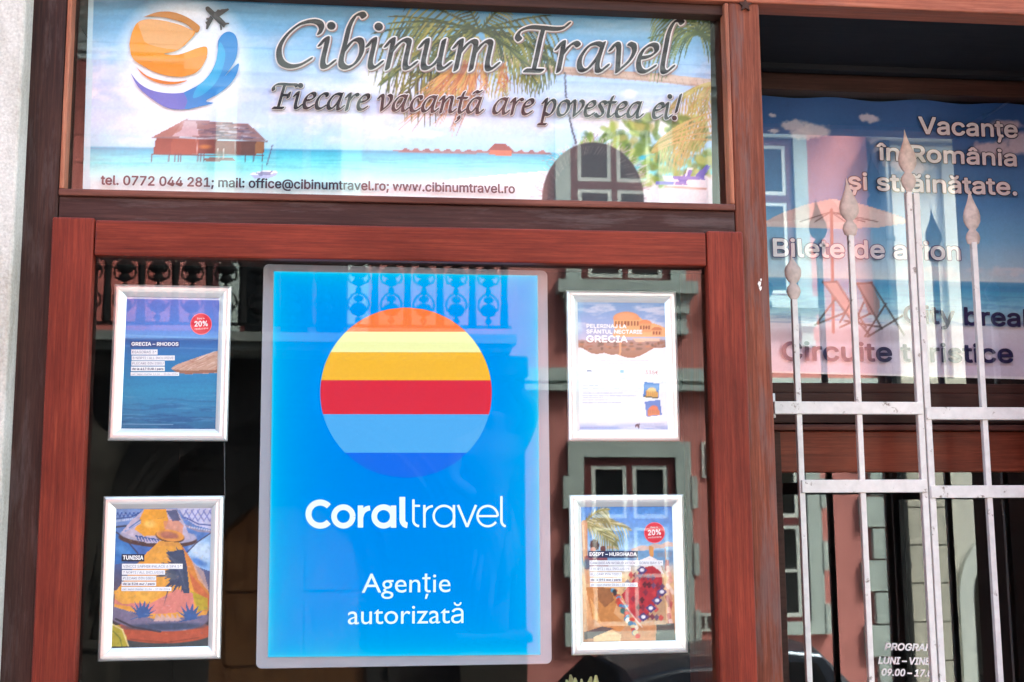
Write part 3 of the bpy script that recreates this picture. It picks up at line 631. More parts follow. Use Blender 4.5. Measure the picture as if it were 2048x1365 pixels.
sph = lambda mb, c, r, sz=1.0: mb.loft([[Vector(c) + Vector((r * math.sin(t) * math.cos(k*math.pi/4), r * 0.6 * math.sin(t) * math.sin(k*math.pi/4), -r * sz * math.cos(t))) for k in range(8)] for t in (0.15, 0.8, 1.57, 2.35, 2.99)])
while x < bx1 - 0.1:
    mb = MB(); zc = bz1 + 0.11; H = zt - 0.05 - zc
    mb.tube([(x, BY + 0.02, zc), (x, BY + 0.02, zt - 0.05)], 0.014, n=6)
    for f, r, s_ in ((.06, .04, 1), (.20, .10, .8), (.34, .06, .7), (.45, .035, 1.2), (.56, .07, .8), (.68, .11, .6), (.78, .05, 1), (.90, .045, 1)): sph(mb, (x, BY + 0.02, zc + f * H), r, s_)
    for f in (.30, .66):
        for sx in (-1, 1):
            mb.tube([(x + sx * (0.02 + 0.10 * math.sin(t * 0.55)) , BY + 0.02, zc + f * H + 0.11 * math.cos(t * 0.55 + 0.3)) for t in range(0, 7)], 0.013, n=5)
    mb.build('baluster', M['iron'], bal)
    mb = MB(); mb.tube([(x + dxb / 2, BY + 0.02, zc), (x + dxb / 2, BY + 0.02, zc + H * .5), (x + dxb / 2, BY + 0.02, zt - 0.05)], [0.055, 0.038, 0.06], n=6); mb.build('bar', M['iron'], bal)
    x += dxb
# portal: stone wall coloured as if in balcony shade, deep arch and brown door
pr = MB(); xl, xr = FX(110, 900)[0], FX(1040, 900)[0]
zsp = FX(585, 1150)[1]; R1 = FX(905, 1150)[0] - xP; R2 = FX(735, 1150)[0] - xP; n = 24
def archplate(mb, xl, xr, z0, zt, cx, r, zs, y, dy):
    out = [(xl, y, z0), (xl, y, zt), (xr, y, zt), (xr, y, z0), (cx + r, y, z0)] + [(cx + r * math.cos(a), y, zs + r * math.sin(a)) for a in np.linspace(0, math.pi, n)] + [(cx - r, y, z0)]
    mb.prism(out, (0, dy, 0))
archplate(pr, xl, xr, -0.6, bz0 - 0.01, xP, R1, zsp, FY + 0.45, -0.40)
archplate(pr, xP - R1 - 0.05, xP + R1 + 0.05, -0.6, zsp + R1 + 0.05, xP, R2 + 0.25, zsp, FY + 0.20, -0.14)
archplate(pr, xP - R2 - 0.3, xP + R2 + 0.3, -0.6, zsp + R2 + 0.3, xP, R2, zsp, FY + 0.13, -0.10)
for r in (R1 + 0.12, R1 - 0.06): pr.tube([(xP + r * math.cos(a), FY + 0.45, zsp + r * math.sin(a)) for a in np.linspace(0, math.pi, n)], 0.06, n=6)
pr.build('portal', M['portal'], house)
mb = MB(); mb.box((xP - R2 - 0.05, FY + 0.004, -0.6), (xP + R2 + 0.05, FY + 0.028, zsp + R2 + 0.1))
for sx in (-0.5, 0.5):
    for za, zb in ((0.2, 0.95), (1.05, 1.6)): mb.box((xP + sx * R2 - 0.28, FY + 0.02, za), (xP + sx * R2 + 0.28, FY + 0.05, zb))
mb.build('portal_door', M['oak'], house, bevel=0.01)
# carved figures carrying the balcony
def skin_body(name, verts, edges, rad, mat, parent, sub=2):
    me = bpy.data.meshes.new(name); off = parent_loc(parent)
    me.from_pydata([tuple(Vector(v) - off) for v in verts], edges, [])
    import bmesh
    bm = bmesh.new(); bm.from_mesh(me); bm.verts.layers.skin.verify(); bm.to_mesh(me); bm.free(); o = bpy.data.objects.new(name, me); COL.objects.link(o); o.parent = parent
    md = o.modifiers.new('skin', 'SKIN')
    for i, r in enumerate(rad): me.skin_vertices[0].data[i].radius = (r, r)
    me.skin_vertices[0].data[0].use_root = True
    o.modifiers.new('sub', 'SUBSURF').levels = sub; o.modifiers['sub'].render_levels = sub
    me.materials.append(mat); return o
for px_, top, sgn, lb in ((203, 705, 1, 'carved stone figure left of the portal mirrored behind the beach picture'), (968, 760, -1, 'carved stone figure right of the portal mirrored in the blue panel')):
    cx_ = FX(px_, 1000)[0]; y = FY + 0.75; zt = bz0 - 0.02; h = zt - 0.2
    st = thing('statue', lb, 'statue', (cx_, y, 0), 'carved figures carrying the balcony')
    V_ = [(cx_, y, .42*h), (cx_ + .03*sgn, y+.05, .56*h), (cx_ + .05*sgn, y+.07, .68*h), (cx_, y, .78*h), (cx_ - .04*sgn, y+.10, .83*h), (cx_ - .06*sgn, y+.14, .885*h),
          (cx_ + .34, y+.02, .765*h), (cx_ + .50, y+.10, .88*h), (cx_ + .22, y+.05, .985*h), (cx_ - .34, y+.02, .765*h), (cx_ - .48, y+.16, .66*h), (cx_ - .20, y+.26, .60*h), (cx_, y, .25*h), (cx_, y, .1*h)]
    E_ = [(0,1),(1,2),(2,3),(3,4),(4,5),(3,6),(6,7),(7,8),(3,9),(9,10),(10,11),(0,12),(12,13)]
    skin_body('figure', V_, E_, [.26,.22,.28,.22,.09,.17,.13,.10,.08,.13,.10,.08,.24,.20], M['statue'], st)
    mb = MB(); mb.box((cx_ - .38, FY + .46, -0.5), (cx_ + .38, y + .30, .14*h)); mb.box((cx_ - .44, FY + .46, .14*h), (cx_ + .44, y + .34, .17*h)); mb.build('pedestal', M['statue'], st, bevel=0.03)
    mb = MB(); mb.box((cx_ - .42, FY + .46, .985*h), (cx_ + .42, y + .3, zt)); mb.build('capital', M['statue'], st, bevel=0.03)
    mb = MB(); rnd = random.Random(px_)
    for k in range(26):
        a = rnd.uniform(0, 6.28); zz = rnd.uniform(.2, .46) * h; mb.tube([(cx_ + .25*math.cos(a), y + .22*math.sin(a), zz + .10*h), (cx_ + .30*math.cos(a+.2), y + .27*math.sin(a+.2), zz), (cx_ + .26*math.cos(a+.5), y + .24*math.sin(a+.5), zz - .1*h)], [.03,.06,.03], n=6)
    mb.build('drapery', M['statue'], st, smooth=True)
# plaques on the pink wall
for (x0, y0, x1, y1, lb) in ((1402, 884, 1428, 956, 'tall white rimmed plaque mirrored beside the right stile'), (1384, 1226, 1434, 1263, 'small wide plaque mirrored near the foot of the right stile')):
    a, b = FX(x0, y1), FX(x1, y0); pl = thing('plaque', lb, 'plaque', (a[0], FY + 0.01, a[1]), 'plaques on the pink house')
    mb = MB(); mb.box((a[0], FY + 0.002, a[1]), (b[0], FY + 0.03, b[1])); mb.build('rim', M['casement'], pl)
    mb = MB(); t = 0.035; mb.box((a[0] + t, FY + 0.03, a[1] + t), ((a[0] + b[0]) / 2 - t / 2, FY + 0.034, b[1] - t)); mb.box(((a[0] + b[0]) / 2 + t / 2, FY + 0.03, a[1] + t), (b[0] - t, FY + 0.034, b[1] - t)); mb.build('face', M['pipe'], pl)
# next house: pale grey with rusticated pier and white arch
h2 = thing('grey_house', 'pale grey stone house with white arched gateway mirrored in the shop door', 'house', (XC + 4, FY, -0.02))
def GX(x, y): return FX(x, y, GY)
ax = GX(2062, 1195)[0]; azs = GX(2000, 1195)[1]; aR = ax - GX(1940, 1195)[0]
mb = MB(); archplate(mb, XC + 0.25, 18, -0.6, zs1, ax, aR, azs, FY, -0.5); mb.box((XC + 0.25, FY - 6, zs1), (18, FY, 9.6)); mb.box((XC + 0.25, FY - 6, -0.6), (18, FY - 3, zs1)); mb.build('wall', M['pale'], h2)
mb = MB(); rw = ax - GX(1912, 1195)[0]
mb.loft([[(ax + r * math.cos(a), yy, azs + r * math.sin(a)) for r, yy in ((aR, FY - .1), (aR, FY + .10), (rw, FY + .10), (rw, FY - .1))] for a in np.linspace(0, math.pi, n)])
for s_ in (-1, 1): mb.box((ax + s_ * aR, FY - .1, -.6), (ax + s_ * rw, FY + .099, azs))
mb.build('arch', M['casement'], h2)
x0, x1 = GX(1800, 1150)[0], GX(1904, 1150)[0]; mb = MB(); zz = -.5
while zz < zs0 - .1: hz = min(.5, zs0 - .02 - zz); mb.box((x0, FY + .001, zz), (x1, FY + .12, zz + hz - .02)); zz += .5
mb.box((x0 - .05, FY + .001, zs0), (18, FY + .16, zs0 + .07)); mb.box((x0 - .05, FY + .001, zs0 + .072), (18, FY + .12, zs1)); mb.build('rusticated_pier', M['beige'], h2)
mb = MB(); ux0, ux1 = GX(1758, 400)[0], GX(1950, 400)[0]; z3, z4 = GX(1850, 322)[1], GX(1850, 276)[1]
for k, p in enumerate((.10, .22, .16, .34, .46)): mb.box((ux0 - p * .3, FY + .001, z3 + (z4 - z3) * k / 5), (ux1 + p * .3, FY + p, z3 + (z4 - z3) * (k + 1) / 5 - .004))
mb.box((ux0, FY + .001, zs1), (ux0 + .5, FY + .08, z3)); mb.box((ux1 - .5, FY + .001, zs1), (ux1, FY + .08, z3)); mb.build('window', M['pale'], h2)
mb = MB(); mb.box((XC + .25, FY + .001, 9.0), (18, FY + .7, 9.5)); mb.build('cornice', M['pale'], h2)
pp = thing('drainpipe', 'dark zinc drainpipe mirrored between the pink and the grey house', 'drainpipe', (XC + .15, FY + .1, 0))
mb = MB(); mb.tube([(XC + .17, FY + .16, -.5), (XC + .17, FY + .16, 9.8)], .09, n=12); mb.build('pipe', M['pipe'], pp, smooth=True)
for zz in (1.2, 3.4, 5.6, 7.8): mb = MB(); mb.tube([(XC + .17, FY + .16, zz), (XC + .17, FY + .16, zz + .06)], .11, n=12); mb.build('bracket', M['pipe'], pp)

# ------------------------------------------------------------------ parked car in the street behind the photographer
M['carp'] = plain('dark_blue_car_paint', (0.03, 0.04, 0.06), 0.25, 0.4, 0.6)
M['tyre'] = plain('tyre_rubber', (0.015, 0.015, 0.015), 0.8)
M['rim'] = plain('alloy_rim', (0.45, 0.45, 0.46), 0.35, 0.8)
M['lamp'] = plain('lamp_glass', (0.5, 0.5, 0.5), 0.1)
cY = -5.0; v = at(1235, 1294, 2 * .0315 - cY); cz = v.z; cxx = v.x + 0.15; g0 = -0.62
car = thing('parked_car', 'dark blue parked car with its roof mirrored at the foot of the display window', 'car', (cxx, cY, g0))
Hc = cz - g0; Lc = 3.9
mb = MB(); secs = []
for t, zl, zh, wd in ((-.5, .30, .46, .62), (-.47, .22, .50, .74), (-.36, .17, .56, .84), (-.14, .16, .62, .86), (.2, .16, .63, .86), (.40, .17, .62, .84), (.48, .24, .58, .76), (.5, .32, .50, .66)):
    x = cxx + t * Lc; a, b = g0 + zl * Hc, g0 + zh * Hc; m_ = (a + b) / 2
    secs.append([(x, cY - wd + .08, a), (x, cY - wd, m_), (x, cY - wd + .06, b), (x, cY, b + .03), (x, cY + wd - .06, b), (x, cY + wd, m_), (x, cY + wd - .08, a), (x, cY, a)])
mb.loft(secs); mb.build('body', M['carp'], car, smooth=True, bevel=0)
mb = MB(); secs = []
for t, zh, wd in ((-.20, .66, .72), (-.05, .95, .60), (.02, .985, .58), (.18, 1.0, .58), (.32, .965, .57), (.43, .70, .68)):
    x = cxx + t * Lc; b = g0 + zh * Hc; a = g0 + .60 * Hc
    secs.append([(x, cY - .76, a), (x, cY - wd, b - .04), (x, cY - wd * .7, b), (x, cY + wd * .7, b), (x, cY + wd, b - .04), (x, cY + .76, a)])
mb.loft(secs); mb.build('cabin', M['carp'], car, smooth=False, bevel=0.02)
def cab(t, f, side):
    zs = np.interp(t, (-.20, -.05, .02, .18, .32, .43), (.66, .95, .985, 1.0, .965, .70)); wd = np.interp(t, (-.20, -.05, .02, .18, .32, .43), (.72, .60, .58, .58, .57, .68))
    return (cxx + t * Lc, cY + side * ((.76 + (wd - .76) * f) + .012), g0 + (.60 + (zs - .04 / Hc - .60) * f) * Hc)
for sd_ in (-1, 1):
    for t0, t1, b0, b1 in ((-.13, .09, -.035, .09), (.115, .36, .115, .31)):
        mb = MB(); mb.poly([cab(t0, .14, sd_), cab(t1, .14, sd_), cab(b1, .90, sd_), cab(b0, .90, sd_)]); mb.build('side_window', M['dglass'], car)
    for t in (-.31, .31):
        mb = MB(); c = Vector((cxx + t * Lc, cY + sd_ * .72, g0 + .30)); rg = [[c + Vector((r * math.cos(a), sd_ * yy, r * math.sin(a))) for a in np.linspace(0, 2*math.pi, 24, endpoint=False)] for r, yy in ((.22, -.08), (.30, -.06), (.30, .10), (.21, .13))]
        mb.loft(rg); wh = mb.build('wheel', M['tyre'], car, smooth=False)
        mb = MB(); mb.loft([[c + Vector((r * math.cos(a), sd_ * yy, r * math.sin(a))) for a in np.linspace(0, 2*math.pi, 24, endpoint=False)] for r, yy in ((.20, .12), (.19, .14), (.06, .12), (.01, .135))]); mb.build('rim', M['rim'], wh)
mb = MB(); mb.poly([(cxx - .19 * Lc, cY - .6, g0 + .67 * Hc), (cxx - .19 * Lc, cY + .6, g0 + .67 * Hc), (cxx - .062 * Lc, cY + .52, g0 + .945 * Hc), (cxx - .062 * Lc, cY - .52, g0 + .945 * Hc)]); o = mb.build('windscreen', M['dglass'], car); o.location.z += .012; o.location.x -= .012
for sd_ in (-1, 1):
    mb = MB(); sph(mb, (cxx - .475 * Lc, cY + sd_ * .52, g0 + .44 * Hc), .12, .6); mb.build('headlight', M['lamp'], car, smooth=True)

# ------------------------------------------------------------------ upper banner (beach picture, name, telephone line)
UY = 0.055
ban = thing('advertising_banner', 'wide beach picture banner with travel agency name behind the upper window', 'banner', tuple(at(800, 410, UY)))
cv = Canvas([(177, -6), (1420, 27), (1425, 410.5), (165, 384.5)], UY, 2.2)
rnd = random.Random(11)
hz = lambda x: 295 + (x - 170) * 0.0135
cv.c[:] = 0
tt = cv.Yp - (cv.X - 170) * 0.0135                    # picture rows run with the sheet
for ch in range(3):
    cv.c[..., ch] = np.interp(tt, [-10, 40, 100, 170, 240, 292, 295, 303, 316, 335, 365, 400], [[84,104,120,158,190,172,100,88,120,160,212,232][ch] if ch == 0 else [130,150,168,172,192,196,184,182,214,230,236,238][ch] if ch == 1 else [168,190,212,214,224,222,206,204,220,230,238,244][ch] for _ in (0,)][0] if False else
        {0: [60, 90, 140, 182, 200, 160, 60, 74, 108, 146, 210, 234], 1: [116, 152, 188, 200, 214, 212, 160, 184, 218, 232, 238, 240], 2: [158, 196, 228, 240, 242, 234, 196, 210, 226, 232, 240, 246]}[ch])
cv.cloud(60, 300, (244, 236, 246), 0.50, 150, 0.75, 3, 0.4)
cv.cloud(150, 300, (250, 240, 246), 0.56, 70, 0.7, 8, 0.45)
cv.cloud(-20, 80, (175, 200, 225), 0.55, 200, 0.5, 21, 0.25)
sea = (tt > 296); cv.put((slice(None), slice(None)), np.clip((fbm(cv.X / 60, tt / 3.0, 31) - 0.5) / 0.2, 0, 1) * sea * np.clip((345 - tt) / 30, 0, 1), (60, 165, 190), 0.45)
cv.poly([(690, 400), (830, 366), (1000, 350), (1090, 342), (1130, 340), (1120, 410)], (240, 236, 242), 0.8)
cv.poly([(1230, 372), (1330, 352), (1430, 350), (1430, 420), (1090, 415), (1120, 395)], (246, 234, 234))
cv.line([(170, 297), (420, 299), (740, 304), (1090, 312)], 2.0, (70, 140, 175), 0.7)
# far jetty with huts
cv.poly([(784, 301), (800, 300), (1100, 306), (1104, 310), (800, 305)], (150, 96, 96), .8)
for k in range(14): cv.poly([(802 + k * 21, 302 + k * .35), (809 + k * 21, 296.5 + k * .35), (814 + k * 21, 296.5 + k * .35), (821 + k * 21, 303 + k * .35)], (150, 96, 92) if k % 2 else (132, 84, 84), .9)
cv.poly([(976, 300), (990, 288), (1012, 288), (1028, 303)], (135, 72, 70)); cv.poly([(980, 300), (1024, 302), (1024, 312), (978, 310)], (190, 105, 80))
# palm in the middle
def frond(x, y, ang, ln, droop, cols, wid=2.2, dens=26, hang=0.9, a=0.9):
    px_, py_ = x, y; pts = []
    for k in range(13):
        t = k / 12; pts.append((x + math.cos(ang) * ln * t, y + math.sin(ang) * ln * t + droop * t * t))
    for k in range(dens):
        t = 0.1 + 0.88 * k / dens; i = min(11, int(t * 12)); q = pts[i]; l2 = ln * 0.30 * (0.35 + math.sin(math.pi * min(1, t * 1.05)))
        dx, dy = pts[i+1][0] - pts[i][0], pts[i+1][1] - pts[i][1]; n_ = math.hypot(dx, dy); dx /= n_; dy /= n_
        for s_ in (-1, 1):
            ex, ey = dx * .8 - dy * s_ * .7, dy * .8 + dx * s_ * .7 + hang * 0.8
            cv_cur.line([q, (q[0] + ex * l2 * .6, q[1] + ey * l2 * .5), (q[0] + ex * l2 * .9, q[1] + ey * l2)], wid, rnd.choice(cols), a, wid * .3)
    cv_cur.line(pts, wid * 1.3, cols[0], 1, wid * .6)
cv_cur = cv
cv.line([(975, 100), (1030, 124), (1110, 140), (1210, 148), (1320, 156), (1428, 168)], 15, (205, 172, 152), 1, 17)
cv.line([(985, 110), (1040, 131), (1120, 146), (1320, 163), (1428, 176)], 5, (168, 128, 112), .6)
for k in range(30): x = 1000 + k * 14; cv.line([(x, 112 + k * 1.9 if k < 6 else 128 + k * 1.15), (x + 5, 124 + k * 1.6 if k < 6 else 142 + k * 1.1)], 1.6, (150, 115, 100), .5)
gr = [(46, 58, 34), (84, 96, 40), (34, 44, 38), (126, 126, 52), (150, 140, 60)]; br = [(196, 122, 70), (170, 92, 60), (214, 150, 84), (150, 80, 62)]; ye = [(176, 160, 80), (130, 130, 62), (206, 190, 110)]
for a, l_, d in ((math.pi * 1.02, 230, 60), (math.pi * .94, 200, 70), (math.pi * 1.1, 190, 30), (-.02, 170, 60), (.15, 150, 50), (-.35, 150, 20), (-2.6, 170, 20), (-.9, 90, 10), (-2.0, 90, 10), (math.pi * .88, 180, 90), (math.pi * 1.06, 215, 45), (math.pi * .98, 180, 85), (.06, 160, 70), (-.2, 165, 35), (-2.85, 190, 40), (math.pi * .82, 130, 90), (.3, 120, 70)): frond(960, 62, a, l_, d, gr, 3.6, 44)
for a, l_, d in ((2.5, 110, 60), (2.1, 90, 60), (.9, 90, 60)): frond(955, 75, a, l_, d, ye, 3.4, 34)
for x0_, y0_, x1_, y1_ in ((925, 128, 812, 262), (930, 130, 850, 232), (935, 130, 880, 250), (945, 132, 915, 270), (955, 132, 945, 215), (965, 130, 968, 190), (915, 130, 835, 205), (1005, 132, 1000, 190), (1000, 130, 1018, 186), (940, 132, 905, 205)):
    for k in range(9): cv.line([(x0_ + rnd.uniform(-8, 8), y0_ + rnd.uniform(-8, 5)), ((x0_ + x1_) / 2 + rnd.uniform(-16, 16), (y0_ + y1_) / 2 + rnd.uniform(-8, 8)), (x1_ + rnd.uniform(-15, 15), y1_ + rnd.uniform(-25, 8))], 3.2, rnd.choice(br + ye[:1]), .85, 1.0)
# palm and bushes at the right
for a in np.linspace(-3.3, .4, 13): frond(1395, 70, a, rnd.uniform(70, 130), rnd.uniform(20, 50), [(60, 84, 44), (96, 118, 56), (44, 62, 44), (140, 150, 80)], 3.2, 34)
for a in (2.2, 2.5, 2.8, 1.9, 3.0): frond(1425, 165, a, rnd.uniform(70, 130), rnd.uniform(30, 70), [(196, 176, 92), (206, 150, 90), (160, 140, 70)], 2.4, 22)
for k in range(260):
    x = rnd.uniform(1150, 1425); y = rnd.uniform(228 + max(0, (1290 - x) * .35), 372 if x < 1330 else 350); c = rnd.choice([(96, 120, 40), (150, 168, 60), (190, 196, 96), (66, 90, 40), (120, 146, 52), (176, 160, 84)])
    cv.ell(x, y, rnd.uniform(5, 14), rnd.uniform(4, 10), c, .75, .35, rnd.uniform(0, 3), .5, k)
for k in range(5): frond(1425, 225 + k * 14, 2.9 + .1 * k, 120, 45, [(206, 160, 96), (188, 176, 96), (150, 140, 70)], 2.2, 20)
# straw swing seat hanging from a chain
for k in range(150):
    a = rnd.uniform(math.pi * .95, 2.1 * math.pi); r = rnd.uniform(.96, 1.02); x, y = 1186 + 101 * r * math.cos(a), 400 + 114 * r * math.sin(a); l2 = rnd.uniform(8, 26); b = a + rnd.uniform(-.6, .6)
    cv.line([(x, y), (x + l2 * math.cos(b), y + l2 * .8 * math.sin(b))], 1.3, rnd.choice([(205, 170, 175), (160, 120, 130), (230, 210, 212)]), .7)
cv.ell(1186, 400, 102, 115, (58, 50, 52), 1, .012)
cv.ell(1186, 404, 92, 105, (44, 44, 48), .9, .12)
for k in range(60):
    a = rnd.uniform(math.pi, 2 * math.pi); x, y = 1186 + 96 * math.cos(a), 400 + 108 * math.sin(a); cv.line([(x, y), (x - 18 * math.cos(a + .4), y - 18 * math.sin(a + .4))], 1.2, (92, 80, 80), .5)
for k in range(24): t = k / 23; cv.ell(1130 + 22 * t * t, 148 + 138 * t, 2.1, 3.6, (60, 60, 78), .85, .3, .3 if k % 2 else -.3)
for x, y in ((1310, 362), (1345, 352)):
    cv.poly([(x, y), (x + 62, y + 3), (x + 66, y + 8), (x + 2, y + 8)], (120, 112, 190)); cv.poly([(x + 45, y), (x + 68, y - 22), (x + 76, y - 20), (x + 62, y + 4)], (96, 92, 180)); cv.line([(x + 6, y + 8), (x + 4, y + 17)], 2.4, (235, 225, 230)); cv.line([(x + 56, y + 8), (x + 60, y + 17)], 2.4, (235, 225, 230))
cv.line([(1372, 352), (1376, 338), (1385, 338)], 3, (240, 236, 240)); cv.line([(1330, 374), (1412, 378)], 4, (206, 150, 126), .8)
# hut on stilts
cv.poly([(312, 276), (529, 284), (527, 309), (306, 308)], (104, 42, 32))
for a, b, c in ((312, 344, (118, 50, 42)), (344, 398, (138, 62, 46)), (398, 430, (96, 44, 40)), (430, 470, (112, 52, 44)), (470, 512, (84, 52, 46)), (512, 528, (140, 92, 52))): cv.poly([(a, 276.5 + (a - 312) * .035), (b, 276.5 + (b - 312) * .035), (b - 1, 309), (a - 2, 308)], c, .8)
cv.ell(410, 294, 12, 4, (210, 120, 40), .7, .5); cv.line([(393, 278), (395, 309)], 1.5, (215, 190, 190), .8); cv.line([(470, 282), (471, 309)], 1.5, (190, 170, 170), .6)
cv.poly([(304, 275), (371, 239), (497, 248), (535, 283), (480, 279), (395, 274)], (134, 96, 96))
cv.poly([(345, 272), (368, 242), (392, 243), (398, 273)], (196, 168, 176), .8); cv.poly([(304, 275), (371, 239), (362, 262), (342, 272)], (150, 92, 80), .7)
for k in range(110):
    x = rnd.uniform(395, 510); y = rnd.uniform(246, 277)
    if x + 22 < 497 + (y - 248) * 1.05 and y > 242 + (x - 371) * .07: cv.line([(x, y), (x + rnd.uniform(10, 24), y + rnd.uniform(0, 2))], rnd.uniform(1, 2.4), rnd.choice([(74, 66, 86), (206, 194, 206), (60, 50, 66), (150, 134, 146), (96, 84, 108)]), .8)
cv.line([(304, 276), (395, 276), (480, 280), (535, 284)], 2.2, (90, 60, 60), .8); cv.line([(306, 309), (395, 311), (527, 311)], 2.2, (84, 50, 50), .9)
for x in (304, 338, 350, 357, 362, 396, 402, 408, 491, 508, 525): cv.line([(x, 309), (x - 1, 323)], 2.6, (70, 56, 70), .85)
cv.poly([(408, 318), (424, 314), (466, 316), (471, 322), (412, 324)], (110, 84, 78)); cv.line([(436, 298), (437, 316)], 1.5, (210, 195, 190)); cv.line([(447, 298), (447, 316)], 1.5, (210, 195, 190)); cv.ell(440, 308, 10, 5, (80, 70, 60), .7, .5)
cv.ell(420, 334, 120, 8, (110, 200, 190), .45, .5)
# sailing boat
cv.poly([(499, 348), (510, 357), (545, 355), (557, 344), (548, 342), (530, 341)], (250, 251, 255)); cv.poly([(499, 349), (510, 358), (545, 356), (556, 346), (530, 350)], (176, 182, 220)); cv.poly([(512, 347), (526, 343), (545, 343), (540, 350), (520, 352)], (110, 110, 150), .8)
for k in range(6): cv.line([(545 - k * 2, 291 + k * 7), (543.6 - k * 2, 295 + k * 7)], 2.4, (60, 70, 110))
cv.line([(524, 330), (523, 350)], 1.8, (90, 90, 130), .8)
cv.ell(367, 120, 122, 118, (246, 246, 250), .85, .18)          # pale glow behind the emblem
cv.mottle(.05, 5, 5); cv.mottle(.05, 60, 6); cv.c = 255 * (np.clip(cv.c, 0, 255) / 255) ** .86
edge = (cv.X < 186 - (cv.Yp - 60) * .02); cv.put((slice(None), slice(None)), edge.astype(float), (200, 228, 238), .8)
cv.build('printed_sheet', M['vinyl'], ban, 0.95, bow=lambda P, X, Y: np.stack([0 * X, 0.001 * np.sin(X / 150.0) * np.clip((Y - 150) / 300, 0, 1), 0 * X], -1) )
# emblem: orange globe, blue wave, aeroplane
LYR = [0]
def art(mb, pts, col, sm=0, Y=UY - 0.004, k=(2.695, 0, 0), f=.82):
    LYR[0] += 1; q = [(x / k[0] + k[1], y / k[0] + k[2]) for x, y in pts]
    if sm: q = spline(q + [q[0]], sm)[:-1]
    mb.poly([at(x, y, Y - LYR[0] * 2e-5) for x, y in q], 0, tuple(float(v) for v in lin(col) * f))
mb = MB()
art(mb, [(775,92),(850,66),(930,66),(1005,92),(1060,128),(1078,150),(1058,178),(1000,130),(920,103),(850,92)], (200, 132, 52), 4)
art(mb, [(697,240),(712,175),(742,122),(800,105),(870,112),(960,132),(1020,158),(1052,178),(1000,240),(950,275),(885,292),(960,296),(1060,262),(1105,252),(1118,270),(1110,320),(1072,380),(1000,412),(920,412),(840,392),(760,350),(712,310)], (244, 158, 36), 4)
art(mb, [(742,122),(800,105),(900,116),(990,146),(1045,176),(990,238),(950,268),(800,240),(765,190)], (238, 176, 110), 3)
art(mb, [(720,310),(860,318),(1000,318),(1110,300),(1095,345),(1060,390),(1000,410),(920,412),(840,392),(765,352)], (240, 150, 44), 3)
art(mb, [(735,362),(790,408),(860,432),(940,442),(1010,434),(960,452),(900,456),(830,440),(770,405)], (232, 132, 48), 4)
art(mb, [(703,392),(745,445),(810,485),(900,503),(990,500),(1060,470),(1020,560),(1040,578),(980,592),(900,582),(820,535),(745,470)], (112, 122, 205), 4)
art(mb, [(990,500),(1080,452),(1140,385),(1172,300),(1176,220),(1215,175),(1255,178),(1278,215),(1278,290),(1258,345),(1212,412),(1262,360),(1288,345),(1276,400),(1240,455),(1180,505),(1110,545),(1150,556),(1090,572),(1000,590),(1010,545)], (56, 142, 212), 4)
art(mb, [(1060,470),(1120,415),(1160,345),(1176,260),(1190,230),(1215,300),(1180,420),(1110,500),(1040,530)], (70, 176, 226), 4)
mb.build('emblem', M['vinyl'], ban, colors=True, fix=False)
mb = MB(); pl_ = (52, 48, 50)
art(mb, [(1108,42),(1118,36),(1136,46),(1215,122),(1212,140),(1200,146),(1128,76),(1110,56)], pl_, 3)
art(mb, [(1148,76),(1170,58),(1230,46),(1235,54),(1180,92),(1172,100)], pl_)
art(mb, [(1150,100),(1134,84),(1114,118),(1110,158),(1118,160),(1142,118)], pl_)
art(mb, [(1196,122),(1206,136),(1234,132),(1236,124)], pl_); art(mb, [(1184,132),(1196,144),(1196,162),(1188,164)], pl_)
for x, y in ((1176, 60), (1198, 58), (1118, 104), (1114, 124)): art(mb, [(x - 7, y - 6), (x + 6, y - 8), (x + 8, y + 4), (x - 5, y + 7)], pl_)
mb.build('aeroplane_emblem', M['vinyl'], ban, colors=True, fix=False)
TY = UY - 0.008
def ink(c, f=.82): return tuple(float(v) for v in lin(c) * f)
def headline(txt, p0, p1, xh, nw, g1, g2):
    mb = MB()
    pen_text(mb, txt, p0, p1, xh, TY + 0.0048, nw, ink((168, 140, 142)), g2, dx=.025, dy=-.03)
    pen_text(mb, txt, p0, p1, xh, TY + 0.0024, nw, ink((250, 246, 246)), g1)
    pen_text(mb, txt, p0, p1, xh, TY, nw, ink((38, 32, 36)))
    mb.build('lettering', M['vinyl'], ban, colors=True, fix=False)
headline('Cibinum Travel', (542, 134), (1337, 146), 62, .215, .046, .052)
headline('Fiecare vacan\u021b\u00e3 are povestea ei!', (541, 216), (1352, 238.5), 34, .25, .05, .05)
mb = MB()
add_text(mb, 'tel. 0772 044 281; mail: office@cibinumtravel.ro; www.cibinumtravel.ro', (201, 370), (1030, 387.5), 19.5, TY, ink((52, 34, 54)), bold=0.021)
mb.build('lettering', M['vinyl'], ban, colors=True, fix=False)

